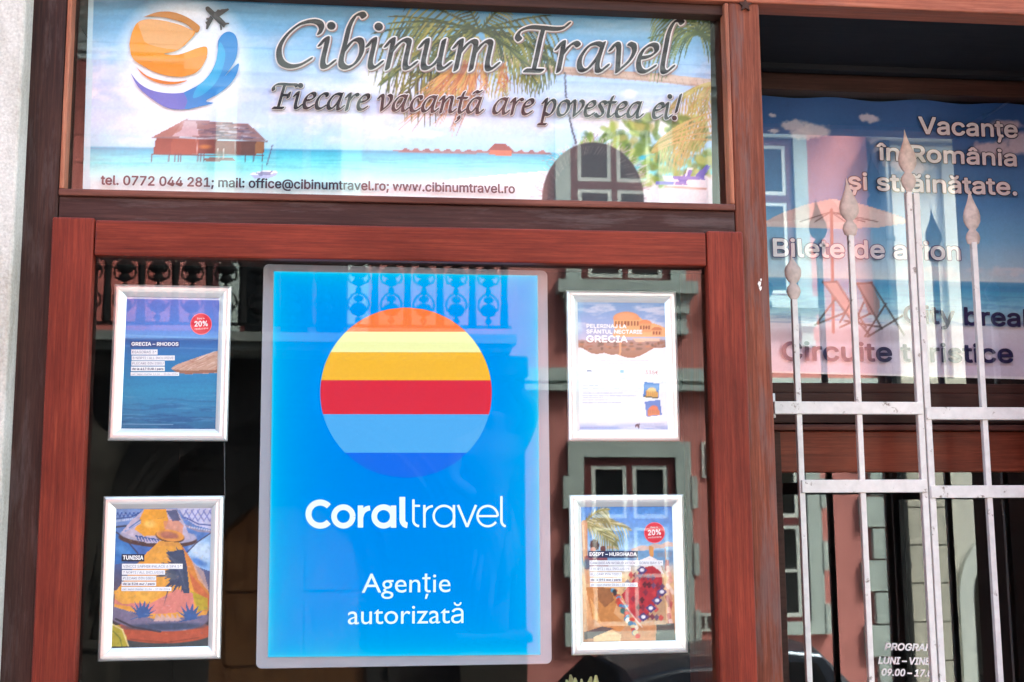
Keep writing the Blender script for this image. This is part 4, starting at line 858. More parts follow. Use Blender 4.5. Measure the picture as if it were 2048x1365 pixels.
# ------------------------------------------------------------------ banner behind the fanlight
RY = GY + 0.022
b2 = thing('travel_banner', 'dark blue beach banner with parasol and deck chairs behind the window over the door', 'banner', tuple(at(1800, 750, RY)))
cv = cv_cur = Canvas([(1500, 192), (2230, 216), (2230, 764), (1512, 745)], RY, 2.2); rnd = random.Random(5)
tt = cv.Yp - (cv.X - 1540) * 0.022
st_ = [190, 300, 400, 470, 530, 553, 556, 566, 580, 600, 630, 648, 700, 742, 744, 760]
for ch, vals in enumerate(([14, 22, 40, 80, 150, 190, 60, 30, 50, 96, 150, 215, 200, 205, 240, 240], [44, 66, 106, 160, 208, 225, 140, 118, 150, 190, 215, 220, 192, 196, 240, 240], [112, 140, 190, 226, 240, 242, 196, 186, 205, 228, 236, 238, 222, 224, 245, 245])): cv.c[..., ch] = np.interp(tt, st_, vals)
cv.put((slice(None), slice(None)), np.clip((fbm(cv.X / 55, tt / 4, 4) - .5) / .15, 0, 1) * ((tt > 556) & (tt < 645)), (40, 110, 180), .5)
for x, y, r, sd_ in ((1590, 252, 26, 1), (1632, 262, 30, 2), (1606, 270, 22, 3), (1742, 236, 20, 4), (1545, 231, 8, 5), (1548, 262, 9, 6), (2010, 252, 28, 7), (2050, 290, 50, 8), (1985, 300, 36, 9), (1820, 330, 40, 12)):
    cv.ell(x, y, r, r * .42, (196, 192, 216), .85, .25, .1, 1.1, sd_)
for k in range(16): cv.ell(rnd.uniform(1820, 2100), rnd.uniform(538, 550), rnd.uniform(8, 26), rnd.uniform(3, 8), (214, 226, 240), .6, .4, 0, .7, k + 40)
cv.ell(1700, 672, 190, 15, (120, 104, 124), .55, .35)
pe = (196, 168, 170); um = [(1532, 443), (1560, 428), (1610, 410), (1662, 398), (1720, 408), (1775, 424), (1812, 438), (1812, 446), (1760, 455), (1700, 457), (1640, 458), (1580, 454), (1534, 452)]
cv.poly(um, pe); cv.poly([(1662, 398), (1720, 408), (1812, 438), (1760, 450), (1700, 440)], (220, 200, 202)); cv.poly([(1532, 445), (1600, 440), (1700, 446), (1812, 440), (1812, 447), (1760, 455), (1640, 458), (1534, 453)], (214, 196, 198), .9)
for x in (1600, 1630, 1690, 1730, 1755): cv.line([(1662, 424), (x, 444)], 2.4, (56, 26, 26), .9)
cv.line([(1663, 420), (1667, 665)], 6, (104, 44, 38)); wd_ = (16, 7, 7)
cv.poly([(1647, 565), (1673, 565), (1704, 609), (1700, 634), (1671, 600)], (160, 122, 118)); cv.poly([(1714, 566), (1742, 566), (1761, 606), (1755, 634), (1737, 628)], (118, 100, 102))
for p in ([(1646, 564), (1702, 640)], [(1673, 563), (1732, 655)], [(1671, 598), (1634, 647)], [(1702, 605), (1680, 645)], [(1630, 650), (1690, 626)], [(1680, 655), (1740, 628)], [(1742, 565), (1808, 670)], [(1714, 568), (1764, 658)], [(1772, 608), (1730, 673)], [(1727, 606), (1714, 637)], [(1805, 632), (1735, 674)], [(1714, 640), (1740, 672)], [(1712, 568), (1744, 566)], [(1645, 565), (1674, 564)], [(1690, 642), (1762, 655)]): cv.line(p, 4, wd_, .9)
cv.mottle(.05, 5, 5); cv.mottle(.06, 80, 6)
cv.c = 255 * (np.clip(cv.c, 0, 255) / 255) ** .60
cv.build('printed_sheet', M['vinyl'], b2, 1.0, bow=lambda P, X, Y: np.stack([0 * X, 0.004 * np.sin(X / 38.0) * np.clip((330 - Y) / 130, 0, 1), 0.0035 * np.sin(X / 26.0) * np.clip((260 - Y) / 60, 0, 1)], -1))
LT = RY - 0.008; wt, nv_ = ink((240, 240, 246), 1.0), ink((10, 14, 74), 1.0)
for tx, a, b, cp, oc in (('Vacan\u021be', (1837, 268.5), (2036, 277), 35, (8, 24, 64)), ('\u00een Rom\u00e2nia', (1753, 321), (2034, 334), 34, (8, 24, 64)), ('\u0219i str\u0103in\u0103tate.', (1696, 380), (2035, 392), 35, (8, 24, 64)), ('Bilete de avion', (1546, 514), (1922, 521.5), 37, (60, 66, 130))):
    mb = MB(); add_text(mb, tx, a, b, cp, LT, wt, bold=.022, outline=.026, ocol=ink(oc, 1.0)); mb.build('lettering', M['vinyl'], b2, colors=True, fix=False)
for tx, a, b, cp in (('City break', (1807, 647), (2076, 656), 37), ('Circuite turistice', (1563.5, 722), (2028, 727), 39)):
    mb = MB(); add_text(mb, tx, a, b, cp, LT, nv_, bold=.024); mb.build('lettering', M['vinyl'], b2, colors=True, fix=False)

# ------------------------------------------------------------------ backlit panel with the striped sun
PY = 0.046
pan = thing('light_panel', 'bright blue backlit panel with a striped sun in the middle of the window', 'light panel', tuple(at(808, 1330, PY)))
m, n, l, o = new_mat('clear_acrylic'); p = pbr(n, l, o, (0.36, 0.37, 0.42, 1), 0.15, spec=0.4); tr = n.new('ShaderNodeBsdfTransparent'); mx = n.new('ShaderNodeMixShader'); mx.inputs[0].default_value = 0.72
l.new(tr.outputs[0], mx.inputs[1]); l.new(p.outputs[0], mx.inputs[2]); l.new(mx.outputs[0], o.inputs[0]); M['acrylic'] = m
co = [at(*q, PY) for q in ((526.7, 527.6), (1095, 541), (1104, 1328.5), (511.5, 1338.5))]
def rounded(c, r, k=6):
    out = []
    for i in range(4):
        a, b, d = c[i - 1], c[i], c[(i + 1) % 4]; u, v_ = (a - b).normalized(), (d - b).normalized(); ctr = b + (u + v_) * r
        for j in range(k + 1): t = j / k * math.pi / 2; out.append(ctr - v_ * r * math.cos(t) * 1.0 - u * r * math.sin(t))
    return out
mb = MB(); mb.prism([q + Vector((0, 0.002, 0)) for q in rounded(co, .012)], (0, .006, 0)); mb.build('acrylic_plate', M['acrylic'], pan, bevel=.0015)
BLF = 1.12
cv = Canvas([(547.6, 543), (1075, 551.6), (1081, 1310), (535.7, 1315)], PY, 3)
U = np.linspace(0, 1, cv.nu)[None, :]; V = np.linspace(0, 1, cv.nv)[:, None]
e = np.minimum(np.minimum(U, 1 - U) * .55, np.minimum(V, 1 - V) * .78); gl = np.exp(-e / .055)[..., None]; g2 = np.exp(-e / .006)[..., None]; dk = np.exp(-(((U - .42) / .3) ** 2 + ((V - .52) / .25) ** 2))[..., None]
cv.c[:] = np.array((0, 138, 246)) * (1 - gl) + np.array((0, 172, 252)) * gl; cv.c = cv.c * (1 - .5 * dk) + np.array((0, 122, 246)) * .5 * dk; cv.c = cv.c * (1 - .5 * g2) + np.array((150, 230, 255)) * .5 * g2
cv.build('backlit_print', M['back'], pan, BLF)
mb = MB(); sc_ = (812, 786, 171.5); LYR[0] = 0
for y0, y1, c in ((610, 664, (255, 122, 36)), (664, 705, (255, 246, 176)), (705, 761, (255, 186, 8)), (761, 829, (228, 30, 38)), (829, 906, (92, 172, 246)), (906, 960, (30, 104, 240))):
    ys = np.linspace(max(y0, 786 - 170.4), min(y1, 786 + 170.4), 18); lf = [(812 - math.sqrt(max(0, 171.5**2 - ((y - 786) * 171.5 / 170.5) ** 2)), y) for y in ys]; rt = [(1624 - x, y) for x, y in lf][::-1]
    mb.poly([at(x, y + (x - 812) * .001, PY - .001) for x, y in lf + rt], 0, ink(c, BLF))
mb.build('striped_sun', M['back'], pan, colors=True, fix=False)
mb = MB(); z9 = lambda pts: [(460 + x / 3.012, 960 + y / 3.012) for x, y in pts]; wh_ = (1, 1, 1); LY = PY - .002; ly = [0]
def rb(pts, wd): ly[0] += 1; ribbon(mb, z9(pts), wd / 3.012, LY, ink((250, 252, 255), BLF), ly[0])
rb(arc(543, 207, 70, 42, 318, 36), 36); rb(arc(683, 221, 56, 0, 360, 40), 34); rb([(786, 155), (786, 288)], 33); rb([(786, 232)] + arc(846, 226, 56, 190, 268, 10), 30)
rb(arc(925, 221, 56, 0, 360, 40), 34); rb([(985, 155), (985, 289)], 33); rb([(1038, 103), (1038, 240)] + arc(1070, 240, 32, 180, 92, 8, 34), 35)
rb([(1105, 118), (1105, 245)] + arc(1140, 245, 35, 180, 92, 10, 34), 15); rb([(1098, 157), (1145, 157)], 13); rb([(1171, 152), (1171, 288)], 15); rb([(1171, 215)] + arc(1224, 212, 53, 190, 268, 12), 14)
rb(arc(1289, 219, 62, 0, 360, 44), 14); rb([(1349, 152), (1349, 288)], 15); rb([(1373, 152), (1428, 284)], 15); rb([(1428, 284), (1482, 152)], 15)
rb([(1494, 219)] + [(1612, 219)] , 13); rb(arc(1552, 219, 61, 0, -325, 44), 14); rb([(1635, 98), (1635, 246)] + arc(1664, 246, 29, 180, 95, 8, 34), 15)
mb.build('lettering', M['back'], pan, colors=True, fix=False)
mb = MB()
add_text(mb, 'Agen\u021bie', (723.5, 1186), (901, 1184.5), 38, LY, ink((246, 250, 255), BLF), bold=0, font=None); mb.build('lettering', M['back'], pan, colors=True, fix=False)
mb = MB(); add_text(mb, 'autorizat\u0103', (695.5, 1249), (927, 1246.5), 38, LY, ink((246, 250, 255), BLF), bold=0, font=None)
mb.build('lettering', M['back'], pan, colors=True, fix=False)

# ------------------------------------------------------------------ four silver snap frames with posters
FRY = 0.046
def snap_frame(label, c):
    "c: outer corners TL, TR, BR, BL in pixels"
    W = [at(*q, FRY) for q in c]; ctr = sum(W, Vector()) / 4
    ux = ((W[1] - W[0]) + (W[2] - W[3])).normalized(); uz = Vector((-ux.z, 0, ux.x)); hw = ((W[1] - W[0]).length + (W[2] - W[3]).length) / 4; hh = ((W[0] - W[3]).length + (W[1] - W[2]).length) / 4
    t = thing('picture_frame', label, 'picture frame', tuple(ctr - uz * hh), 'silver frames hanging in the display window')
    prof = ((0, 0), (0, .005), (.002, .0085), (.006, .0112), (.011, .0115), (.016, .0098), (.021, .0060), (.0255, .0022), (.026, 0))
    for i in range(4):
        d = [ux, -uz, -ux, uz][i]; nrm = [-uz, -ux, uz, ux][i]; L = (hw, hh, hw, hh)[i]; D_ = (hh, hw, hh, hw)[i]
        mb = MB(); g = .0004
        mb.loft([[ctr - nrm * (D_ - a) + d * s_ * (L - a - g) + Vector((0, -b + .003, 0)) for a, b in prof] for s_ in (-1, 1)])
        mb.build('frame_bar', M['alu'], t, smooth=False)
    return t
z = lambda k: (lambda p: (p[0] / k[0] + k[1], p[1] / k[0] + k[2]))
def label_block(mb, k, title, tb, strips, Y, tcol, f=.85):
    q = z(k); (x0, y0, x1, y1) = tb
    mb.poly([at(*q(p), Y) for p in ((x0, y0), (x1, y0), (x1 - 1, y1), (x0 - 1, y1))], 0, ink(tcol, f))
    add_text(mb, title, q((x0 + 8, y1 - 13)), q((x1 - 9, y1 - 12)), (y1 - y0 - 22) / k[0], Y - .0006, ink((250, 250, 252), f), bold=.03)
    for (a, b, c_, d, tx, bo) in strips:
        mb.poly([at(*q(p), Y) for p in ((a, b), (c_, b), (c_, d), (a, d))], 0, ink((246, 247, 250), f))
        h = d - b; add_text(mb, tx, q((a + 8, d - h * .25)), q((c_ - 10, d - h * .25)), h * (.5 if h > 30 else .42) / k[0], Y - .0005, ink((110, 110, 150) if not bo else (60, 60, 100), f), bold=.02 if bo else 0)
def badge(mb, k, cx_, cy_, r, Y, f=.85):
    q = z(k)
    for rr, c, dy in ((r, (236, 120, 140), 0), (r * .93, (214, 44, 66), .0003)): mb.poly([at(*q((cx_ + rr * math.cos(a), cy_ + rr * math.sin(a))), Y - dy) for a in np.linspace(0, 2 * math.pi, 40, endpoint=False)], 0, ink(c, f))
    w_ = ink((250, 235, 238), f); add_text(mb, '20%', q((cx_ - r * .62, cy_ + r * .26)), q((cx_ + r * .62, cy_ + r * .20)), r * .52 / k[0], Y - .0008, w_, bold=.03)
    add_text(mb, 'Pana la', q((cx_ - r * .36, cy_ - r * .42)), q((cx_ + r * .30, cy_ - r * .46)), r * .17 / k[0], Y - .0008, w_); add_text(mb, 'reducere', q((cx_ - r * .58, cy_ + r * .55)), q((cx_ + r * .66, cy_ + r * .46)), r * .17 / k[0], Y - .0008, w_)
SY = FRY + 0.001
# 1 - sea and straw parasol
t = snap_frame('silver frame with a blue sea and straw parasol poster, upper left of the window', [(230, 569), (464, 573.6), (455, 883), (215, 882)])
k = (3.9, 210, 550); cv = cv_cur = Canvas([(158, 172), (903, 184), (866, 1206), (118, 1200)], SY, 1.5, k)
cv.vgrad([(170, (104, 120, 206)), (300, (92, 126, 208)), (440, (80, 132, 212)), (490, (92, 146, 214)), (500, (46, 92, 160)), (560, (54, 112, 178)), (700, (54, 124, 176)), (900, (60, 140, 182)), (1060, (56, 122, 166)), (1200, (50, 104, 146))])
m_ = cv.Yp > 505; cv.put((slice(None), slice(None)), np.clip((fbm(cv.X / 260, cv.Yp / 22, 4) - .52) / .12, 0, 1) * m_ * np.clip((cv.Yp - 850) / 250, .15, 1), (40, 84, 136), .6)
cv.put((slice(None), slice(None)), np.clip((fbm(cv.X / 200, cv.Yp / 16, 14) - .58) / .12, 0, 1) * (cv.Yp > 940), (96, 150, 186), .5)
cv.line([(160, 470), (550, 486), (890, 500)], 6, (150, 196, 232), .5); cv.line([(160, 555), (890, 580)], 10, (120, 160, 205), .35)
rnd = random.Random(3)
cv.poly([(515, 730), (560, 700), (640, 672), (760, 630), (882, 592), (880, 768), (760, 770), (640, 776), (560, 762)], (196, 160, 140))
for kk in range(120):
    x = rnd.uniform(530, 880); top_ = 590 + (880 - x) * .36; y = rnd.uniform(top_ + 4, 745); cv.line([(x, y), (x + 60, y - 26 + rnd.uniform(-6, 6))], 6, rnd.choice([(226, 200, 186), (178, 132, 112), (160, 110, 90), (240, 222, 212), (204, 166, 146)]), .55)
cv.poly([(520, 738), (640, 748), (880, 740), (880, 762), (640, 776), (560, 764)], (136, 88, 72), .7)
cv.line([(140, 1166), (530, 1168)], 5, (190, 205, 220), .7); cv.line([(160, 180), (900, 192)], 10, (245, 245, 248), .9)
cv.mottle(.04, 12, 3); po = cv.build('poster', M['paper'], t)
mb = MB(); label_block(mb, k, 'GRECIA \u2013 RHODOS', (198, 516, 582, 567), ((205, 583, 410, 623, 'DIAGORAS 3*', 0), (208, 630, 544, 668, '8 NOPTI / ALL INCLUSIVE', 0), (206, 673, 466, 709, 'PLECARE DIN SIBIU', 0), (203, 716, 466, 752, 'de la 417 EUR / pers', 1), (200, 760, 578, 788, 'per. sejur charter 12.06 - 19.06.2024', 0)), SY - .0006, (52, 78, 140)); badge(mb, k, 750, 384, 84, SY - .0006)
mb.build('printed_text', M['paper'], po, colors=True, fix=False)
# 2 - painted tagine pots
t = snap_frame('silver frame with a painted tagine pots poster, lower left of the window', [(208.5, 993), (449.6, 991.7), (440, 1317.7), (195, 1323.7)])
k = (3.69, 180, 970); cv = cv_cur = Canvas([(188, 172), (908, 170), (870, 1200), (148, 1202)], SY, 1.5, k); rnd = random.Random(9)
cv.vgrad([(170, (116, 150, 206)), (500, (70, 104, 170)), (700, (90, 90, 120)), (1000, (96, 78, 84)), (1200, (60, 70, 74))])
cv.poly([(188, 170), (420, 170), (350, 300), (188, 310)], (120, 150, 206)); cv.poly([(640, 170), (910, 170), (900, 330), (780, 300), (680, 230)], (196, 196, 224)); 
for kk in range(7): x = 190 + kk * 30; cv.line([(x, 240 - kk * 2), (x + 14, 205), (x + 30, 236 - kk * 2)], 7, (52, 80, 150), .9)
for kk in range(6): x = 660 + kk * 44; cv.line([(x, 190), (x + 50, 270)], 7, (86, 96, 170), .9); cv.line([(x + 60, 180), (x + 10, 260)], 6, (100, 110, 180), .8)
cv.line([(190, 250), (300, 240), (380, 200)], 8, (60, 80, 140)); cv.line([(700, 240), (800, 290), (905, 300)], 9, (70, 84, 150)); cv.line([(190, 312), (290, 300)], 12, (64, 66, 84)); cv.line([(700, 300), (800, 340), (900, 346)], 16, (150, 140, 160))
for kk in range(9): cv.ell(200 + kk * 14, 268 - kk * 2, 6, 9, (206, 216, 236), .8, .3); cv.ell(735 + kk * 18, 312 + kk * 3, 7, 7, (210, 206, 220), .8, .3)
cv.poly([(190, 345), (260, 400), (350, 500), (300, 560), (188, 590)], (62, 118, 190)); cv.line([(195, 350), (270, 410), (352, 505)], 10, (60, 60, 84)); cv.ell(240, 480, 60, 34, (96, 156, 216), .6, .5, .6, .6)
cv.poly([(898, 350), (800, 420), (715, 500), (780, 600), (890, 640)], (150, 186, 226)); cv.ell(830, 490, 80, 60, (206, 222, 238), .8, .4, .4, .9, 3); cv.ell(800, 570, 60, 24, (70, 116, 190), .8, .4, .5, .8); cv.line([(898, 352), (790, 425), (712, 505)], 8, (70, 66, 90))
# rear pot
cv.ell(500, 400, 290, 62, (86, 62, 60), 1, .03, .05); cv.ell(505, 376, 282, 56, (170, 166, 190), 1, .03, .06); cv.poly([(232, 350), (300, 270), (400, 180), (640, 180), (700, 290), (740, 400), (640, 430), (420, 430)], (190, 176, 196))
cv.poly([(400, 180), (560, 180), (580, 260), (540, 370), (400, 380), (330, 330)], (230, 160, 60)); cv.poly([(540, 270), (640, 250), (690, 300), (680, 370), (560, 380)], (214, 140, 110), .8); cv.poly([(560, 190), (640, 185), (670, 262), (610, 270)], (80, 86, 120), .9); cv.ell(440, 292, 42, 24, (250, 206, 120), .8, .5)
for kk in range(8): x = 330 + kk * 22; cv.poly([(x, 370 + kk * 4), (x + 22, 372 + kk * 4), (x + 34, 430)], (66, 92, 150)); 
for kk in range(5): cv.line([(250 + kk * 10, 350 - kk * 8), (370, 285 - kk * 6)], 10, rnd.choice([(76, 108, 170), (196, 190, 214), (96, 126, 184)]), .8)
# front pot
cv.ell(520, 1010, 400, 150, (54, 44, 50), 1, .02, .04); cv.ell(540, 1080, 380, 90, (176, 84, 60), 1, .03, .0); cv.ell(500, 960, 380, 120, (120, 112, 140), 1, .03, .06)
cv.poly([(515, 415), (660, 425), (720, 540), (800, 720), (880, 900), (860, 960), (500, 1000), (180, 900), (180, 800), (300, 640), (420, 500)], (226, 160, 70)); cv.poly([(672, 440), (740, 540), (880, 800), (880, 930), (800, 940), (760, 760), (700, 560)], (206, 132, 66))
cv.poly([(730, 640), (880, 820), (878, 900), (760, 760)], (196, 96, 70), .7); cv.poly([(740, 780), (870, 840), (865, 920), (800, 935)], (176, 162, 48), .85); cv.poly([(750, 560), (840, 640), (880, 790), (800, 700)], (206, 170, 160), .7)
cv.poly([(180, 800), (280, 860), (440, 880), (640, 770), (760, 800), (770, 930), (560, 950), (420, 950), (300, 900), (180, 880)], (214, 130, 120)); cv.poly([(180, 780), (350, 760), (560, 780), (420, 870), (240, 880), (180, 840)], (232, 172, 78), .9)
for kk in range(16):
    a = 1.75 + kk * .175; L_ = rnd.uniform(150, 235); cv.poly([(700 + 26 * math.cos(a + 1.2), 640 + 40 * math.sin(a + 1.2)), (700 + L_ * math.cos(a), 640 + L_ * math.sin(a)), (700 + 26 * math.cos(a - 1.2), 640 + 40 * math.sin(a - 1.2))], rnd.choice([(66, 78, 104), (84, 92, 110), (52, 64, 98)]), .92)
cv.poly([(560, 500), (690, 476), (716, 600), (736, 800), (690, 800), (662, 720), (640, 600)], (62, 74, 102)); cv.line([(650, 700), (575, 780), (545, 890)], 14, (66, 74, 100), 1, 2)
for kk in range(9): cv.line([(560 + kk * 14, 520 + kk * 6), (640 + kk * 7, 560 + kk * 24)], 4, (110, 116, 132), .6)
for cx_, cy_, n_ in ((385, 950, 11), (735, 970, 9)):
    for kk in range(n_): a = math.pi * (.85 + 1.3 * kk / n_); cv.poly([(cx_ - 26, cy_ + 20), (cx_ + 110 * math.cos(a), cy_ + 105 * math.sin(a)), (cx_ + 30, cy_ + 26)], (58, 92, 150), .95)
for kk in range(5): cv.poly([(470 + kk * 40, 1010), (490 + kk * 38, 950), (540 + kk * 34, 1000)], (206, 170, 164), .9)
cv.ell(560, 1046, 300, 26, (58, 72, 100), .9, .3, -.02); cv.line([(190, 990), (320, 1050), (520, 1085)], 14, (60, 56, 70)); cv.line([(300, 1118), (560, 1140), (800, 1105), (868, 1060)], 34, (176, 84, 62)); cv.line([(300, 1140), (560, 1165), (800, 1128)], 10, (130, 60, 50), .7)
cv.poly([(160, 1030), (220, 1040), (270, 1120), (276, 1190), (150, 1196)], (176, 164, 60)); cv.line([(166, 1030), (240, 1070), (282, 1190)], 10, (226, 206, 150)); cv.line([(170, 1080), (220, 1130), (236, 1190)], 8, (110, 120, 50))
cv.ell(590, 382, 108, 46, (96, 66, 50), 1, .05, .14); cv.ell(592, 374, 104, 42, (222, 150, 76), 1, .05, .14); cv.ell(580, 372, 70, 27, (168, 104, 92), .9, .25, .14, .5); cv.poly([(520, 415), (655, 425), (665, 455), (510, 450)], (214, 150, 74))
for kk in range(160): x, y = rnd.uniform(200, 860), rnd.uniform(190, 1100); cv.line([(x, y), (x + rnd.uniform(-30, 30), y + rnd.uniform(-14, 14))], rnd.uniform(3, 7), rnd.choice([(230, 190, 130), (110, 80, 80), (90, 110, 160), (200, 130, 90), (226, 206, 206)]), .3)
cv.mottle(.12, 26, 3); po = cv.build('poster', M['paper'], t)
mb = MB(); label_block(mb, k, 'TUNISIA', (233, 512, 402, 566), ((236, 583, 684, 621, 'VINCCI SAPHIR PALACE & SPA 5*', 0), (236, 629, 554, 664, '7 NOPTI / ALL INCLUSIVE', 0), (235, 672, 488, 707, 'PLECARE DIN SIBIU', 0), (233, 715, 488, 747, 'de la 528 eur / pers', 1), (232, 754, 601, 784, 'per. sejur charter 11.06 - 17.06.2024', 0)), SY - .0006, (40, 46, 70)); mb.build('printed_text', M['paper'], po, colors=True, fix=False)
# 3 - domed church, white sheet
t = snap_frame('silver frame with a white pilgrimage poster showing a domed church, upper right of the window', [(1132.4, 582), (1353, 583.7), (1358, 883.4), (1136, 882.6)])
k = (4.014, 1100, 560); cv = cv_cur = Canvas([(214, 170), (934, 168), (946, 1212), (222, 1216)], SY, 1.5, k, (244, 244, 248)); rnd = random.Random(4)
torn = [(214, 540), (260, 550), (330, 590), (370, 596), (440, 588), (490, 604), (540, 598), (600, 622), (660, 628), (720, 612), (780, 580), (840, 545), (880, 548), (940, 540)]
m_ = cv.Yp < np.interp(cv.X, [p[0] for p in torn], [p[1] for p in torn]) + 5 * (fbm(cv.X / 14, cv.Yp / 14, 3) - .5)
sk = np.stack([np.interp(cv.Yp, [170, 330, 480, 630], v) for v in ([120, 150, 190, 150], [160, 176, 190, 120], [206, 220, 216, 90])], -1); cv.c = np.where(m_[..., None], sk, cv.c)
cv.cloud(170, 420, (222, 222, 236), .48, 200, .8, 5, .3)
bc = (244, 182, 124)
def church(cx_, cy_, s_):
    P = lambda x, y: (cx_ + x * s_, cy_ + y * s_)
    cv.poly([P(-60, 0), P(-58, -50), P(0, -90), P(110, -80), P(150, -50), P(230, -30), P(300, 0), P(310, 60), P(-80, 60)], bc); cv.ell(*P(20, -70), 92 * s_, 46 * s_, (238, 156, 104), 1, .04); cv.ell(*P(14, -82), 70 * s_, 24 * s_, (236, 176, 130), .7, .3); cv.poly([P(-70, -62), P(112, -62), P(112, -10), P(-70, -10)], (236, 176, 120))
    for kk in range(8): cv.poly([P(-60 + kk * 22, -52), P(-48 + kk * 22, -52), P(-48 + kk * 22, -18), P(-60 + kk * 22, -18)], (150, 80, 54), .9)
    cv.ell(*P(150, -34), 46 * s_, 26 * s_, (236, 150, 100), 1, .05); cv.poly([P(108, -32), P(194, -32), P(194, 26), P(108, 26)], (232, 166, 112)); cv.ell(*P(232, 10), 36 * s_, 20 * s_, (210, 128, 84), 1, .05); cv.poly([P(200, 12), P(268, 12), P(268, 50), P(200, 50)], (226, 160, 110))
    for kk in range(4): cv.ell(*P(122 + kk * 19, -6), 6 * s_, 14 * s_, (146, 78, 52), .95, .1)
    for kk in range(3): cv.ell(*P(212 + kk * 20, 32), 6 * s_, 12 * s_, (146, 78, 52), .95, .1)
church(590, 390, 1.15)
low = m_ & (cv.Yp > 480 + 14 * (fbm(cv.X / 40, cv.Yp * 0 + 2, 8) - .5)); cv.put((slice(None), slice(None)), low.astype(float) * np.clip((cv.Yp - 440) / 60, 0, 1), (150, 104, 76), .6)
for kk in range(50): cv.ell(rnd.uniform(240, 920), rnd.uniform(500, 560), rnd.uniform(8, 26), rnd.uniform(5, 12), rnd.choice([(96, 76, 50), (150, 96, 70), (80, 70, 56), (196, 130, 90)]), .6, .4, 0, .6, kk)
cv.put((slice(None), slice(None)), (~m_ & (cv.Yp < 660)).astype(float), (244, 244, 248), 1); cv.line(torn, 3, (120, 96, 88), .5); cv.poly([(660, 470), (880, 468), (880, 492), (690, 500)], (240, 206, 170), .8); cv.poly([(555, 500), (572, 500), (570, 610), (552, 606)], (224, 170, 120), .8)
q4 = [(258, 690), (905, 704), (905, 826), (258, 816)]; cv.line(q4 + [q4[0]], 2.5, (206, 208, 226), .8)
def greek(x0, y, x1, h, c, a=.75):
    x = x0
    while x < x1 - 4: w_ = min(rnd.uniform(14, 46), x1 - x); cv.line([(x, y), (x + w_, y + .6)], h, c, a * rnd.uniform(.6, 1)); x += w_ + 9
for (a, y, b, h, c) in ((355, 646, 800, 6, (170, 170, 196)), (440, 670, 728, 6, (170, 170, 196)), (290, 768, 372, 5, (150, 160, 200)), (286, 789, 360, 5, (150, 160, 200)), (498, 772, 655, 5, (150, 165, 210)), (520, 793, 632, 5, (150, 165, 210)), (778, 778, 850, 5, (180, 190, 220)), (790, 798, 846, 5, (180, 190, 220)), (262, 850, 384, 7, (110, 110, 140)), (262, 874, 735, 6, (150, 150, 180)), (266, 892, 708, 5, (180, 180, 205)), (268, 909, 582, 6, (150, 150, 180)), (264, 930, 690, 6, (160, 160, 190)), (268, 946, 424, 5, (170, 170, 200)), (264, 965, 462, 5, (160, 160, 190)), (264, 986, 578, 6, (140, 140, 170))): greek(a, y, b, h, c)
cv.poly([(292, 722), (346, 730), (346, 740), (292, 738)], (84, 92, 140)); cv.poly([(562, 724), (592, 724), (592, 746), (562, 746)], (120, 170, 214), .8)
for (cx_, cy_, pts, sky_) in ((812, 890, [(756, 820), (880, 834), (870, 956), (748, 942)], (90, 140, 206)), (828, 1035, [(760, 978), (884, 964), (898, 1086), (776, 1100)], (104, 140, 206))):
    cv.poly(pts, sky_); x0_, y0_ = cx_, cy_ + 10
    cv.poly([(x0_ - 46, y0_ + 46), (x0_ - 40, y0_ - 10), (x0_ - 4, y0_ - 34), (x0_ + 30, y0_ - 14), (x0_ + 54, y0_ + 6), (x0_ + 54, y0_ + 44)], (232, 176, 96) if cx_ == 812 else (222, 140, 96)); cv.ell(x0_ + 6, y0_ - 14, 34, 22, (240, 196, 120) if cx_ == 812 else (226, 130, 96), .9, .1)
    for kk in range(6): cv.line([(x0_ - 36 + kk * 15, y0_), (x0_ - 36 + kk * 15, y0_ + 30)], 5, (150, 100, 70), .6)
cv.poly([(756, 930), (870, 944), (870, 956), (748, 942)], (70, 80, 60), .8)
bt = np.clip((cv.Yp - 1130) / 60, 0, 1); cv.put((slice(None), slice(None)), bt, (126, 160, 210), .85); cv.cloud(1120, 1230, (214, 226, 240), .5, 160, .7, 9, .2)
greek(250, 1184, 630, 4, (90, 110, 160), .7)
for kk in range(3): greek(730, 1158 + kk * 16, 920, 4, (110, 125, 165), .7)
cv.line([(688, 1180), (700, 1160), (706, 1178), (716, 1158), (712, 1190)], 9, (40, 46, 72)); cv.ell(694, 1168, 10, 8, (40, 46, 72), .9, .2)
po = cv.build('poster', M['paper'], t); q = z(k); mb = MB(); w_ = ink((250, 250, 250), .9)
for tx, a, b, c in (('PELERINAJ LA', (292, 386), (615, 390), 32), ('SF\u00c2NTUL NECTARIE', (292, 432), (742, 436), 34), ('GRECIA', (290, 502), (626, 504), 56)): add_text(mb, tx, q(a), q(b), c / k[0], SY - .0006, w_, bold=.035)
mb.build('printed_text', M['paper'], po, colors=True, fix=False); mb = MB()
add_text(mb, '335\u20ac', q((764, 758)), q((870, 760)), 30 / k[0], SY - .0006, ink((206, 110, 116)))
mb.build('printed_text', M['paper'], po, colors=True, fix=False)
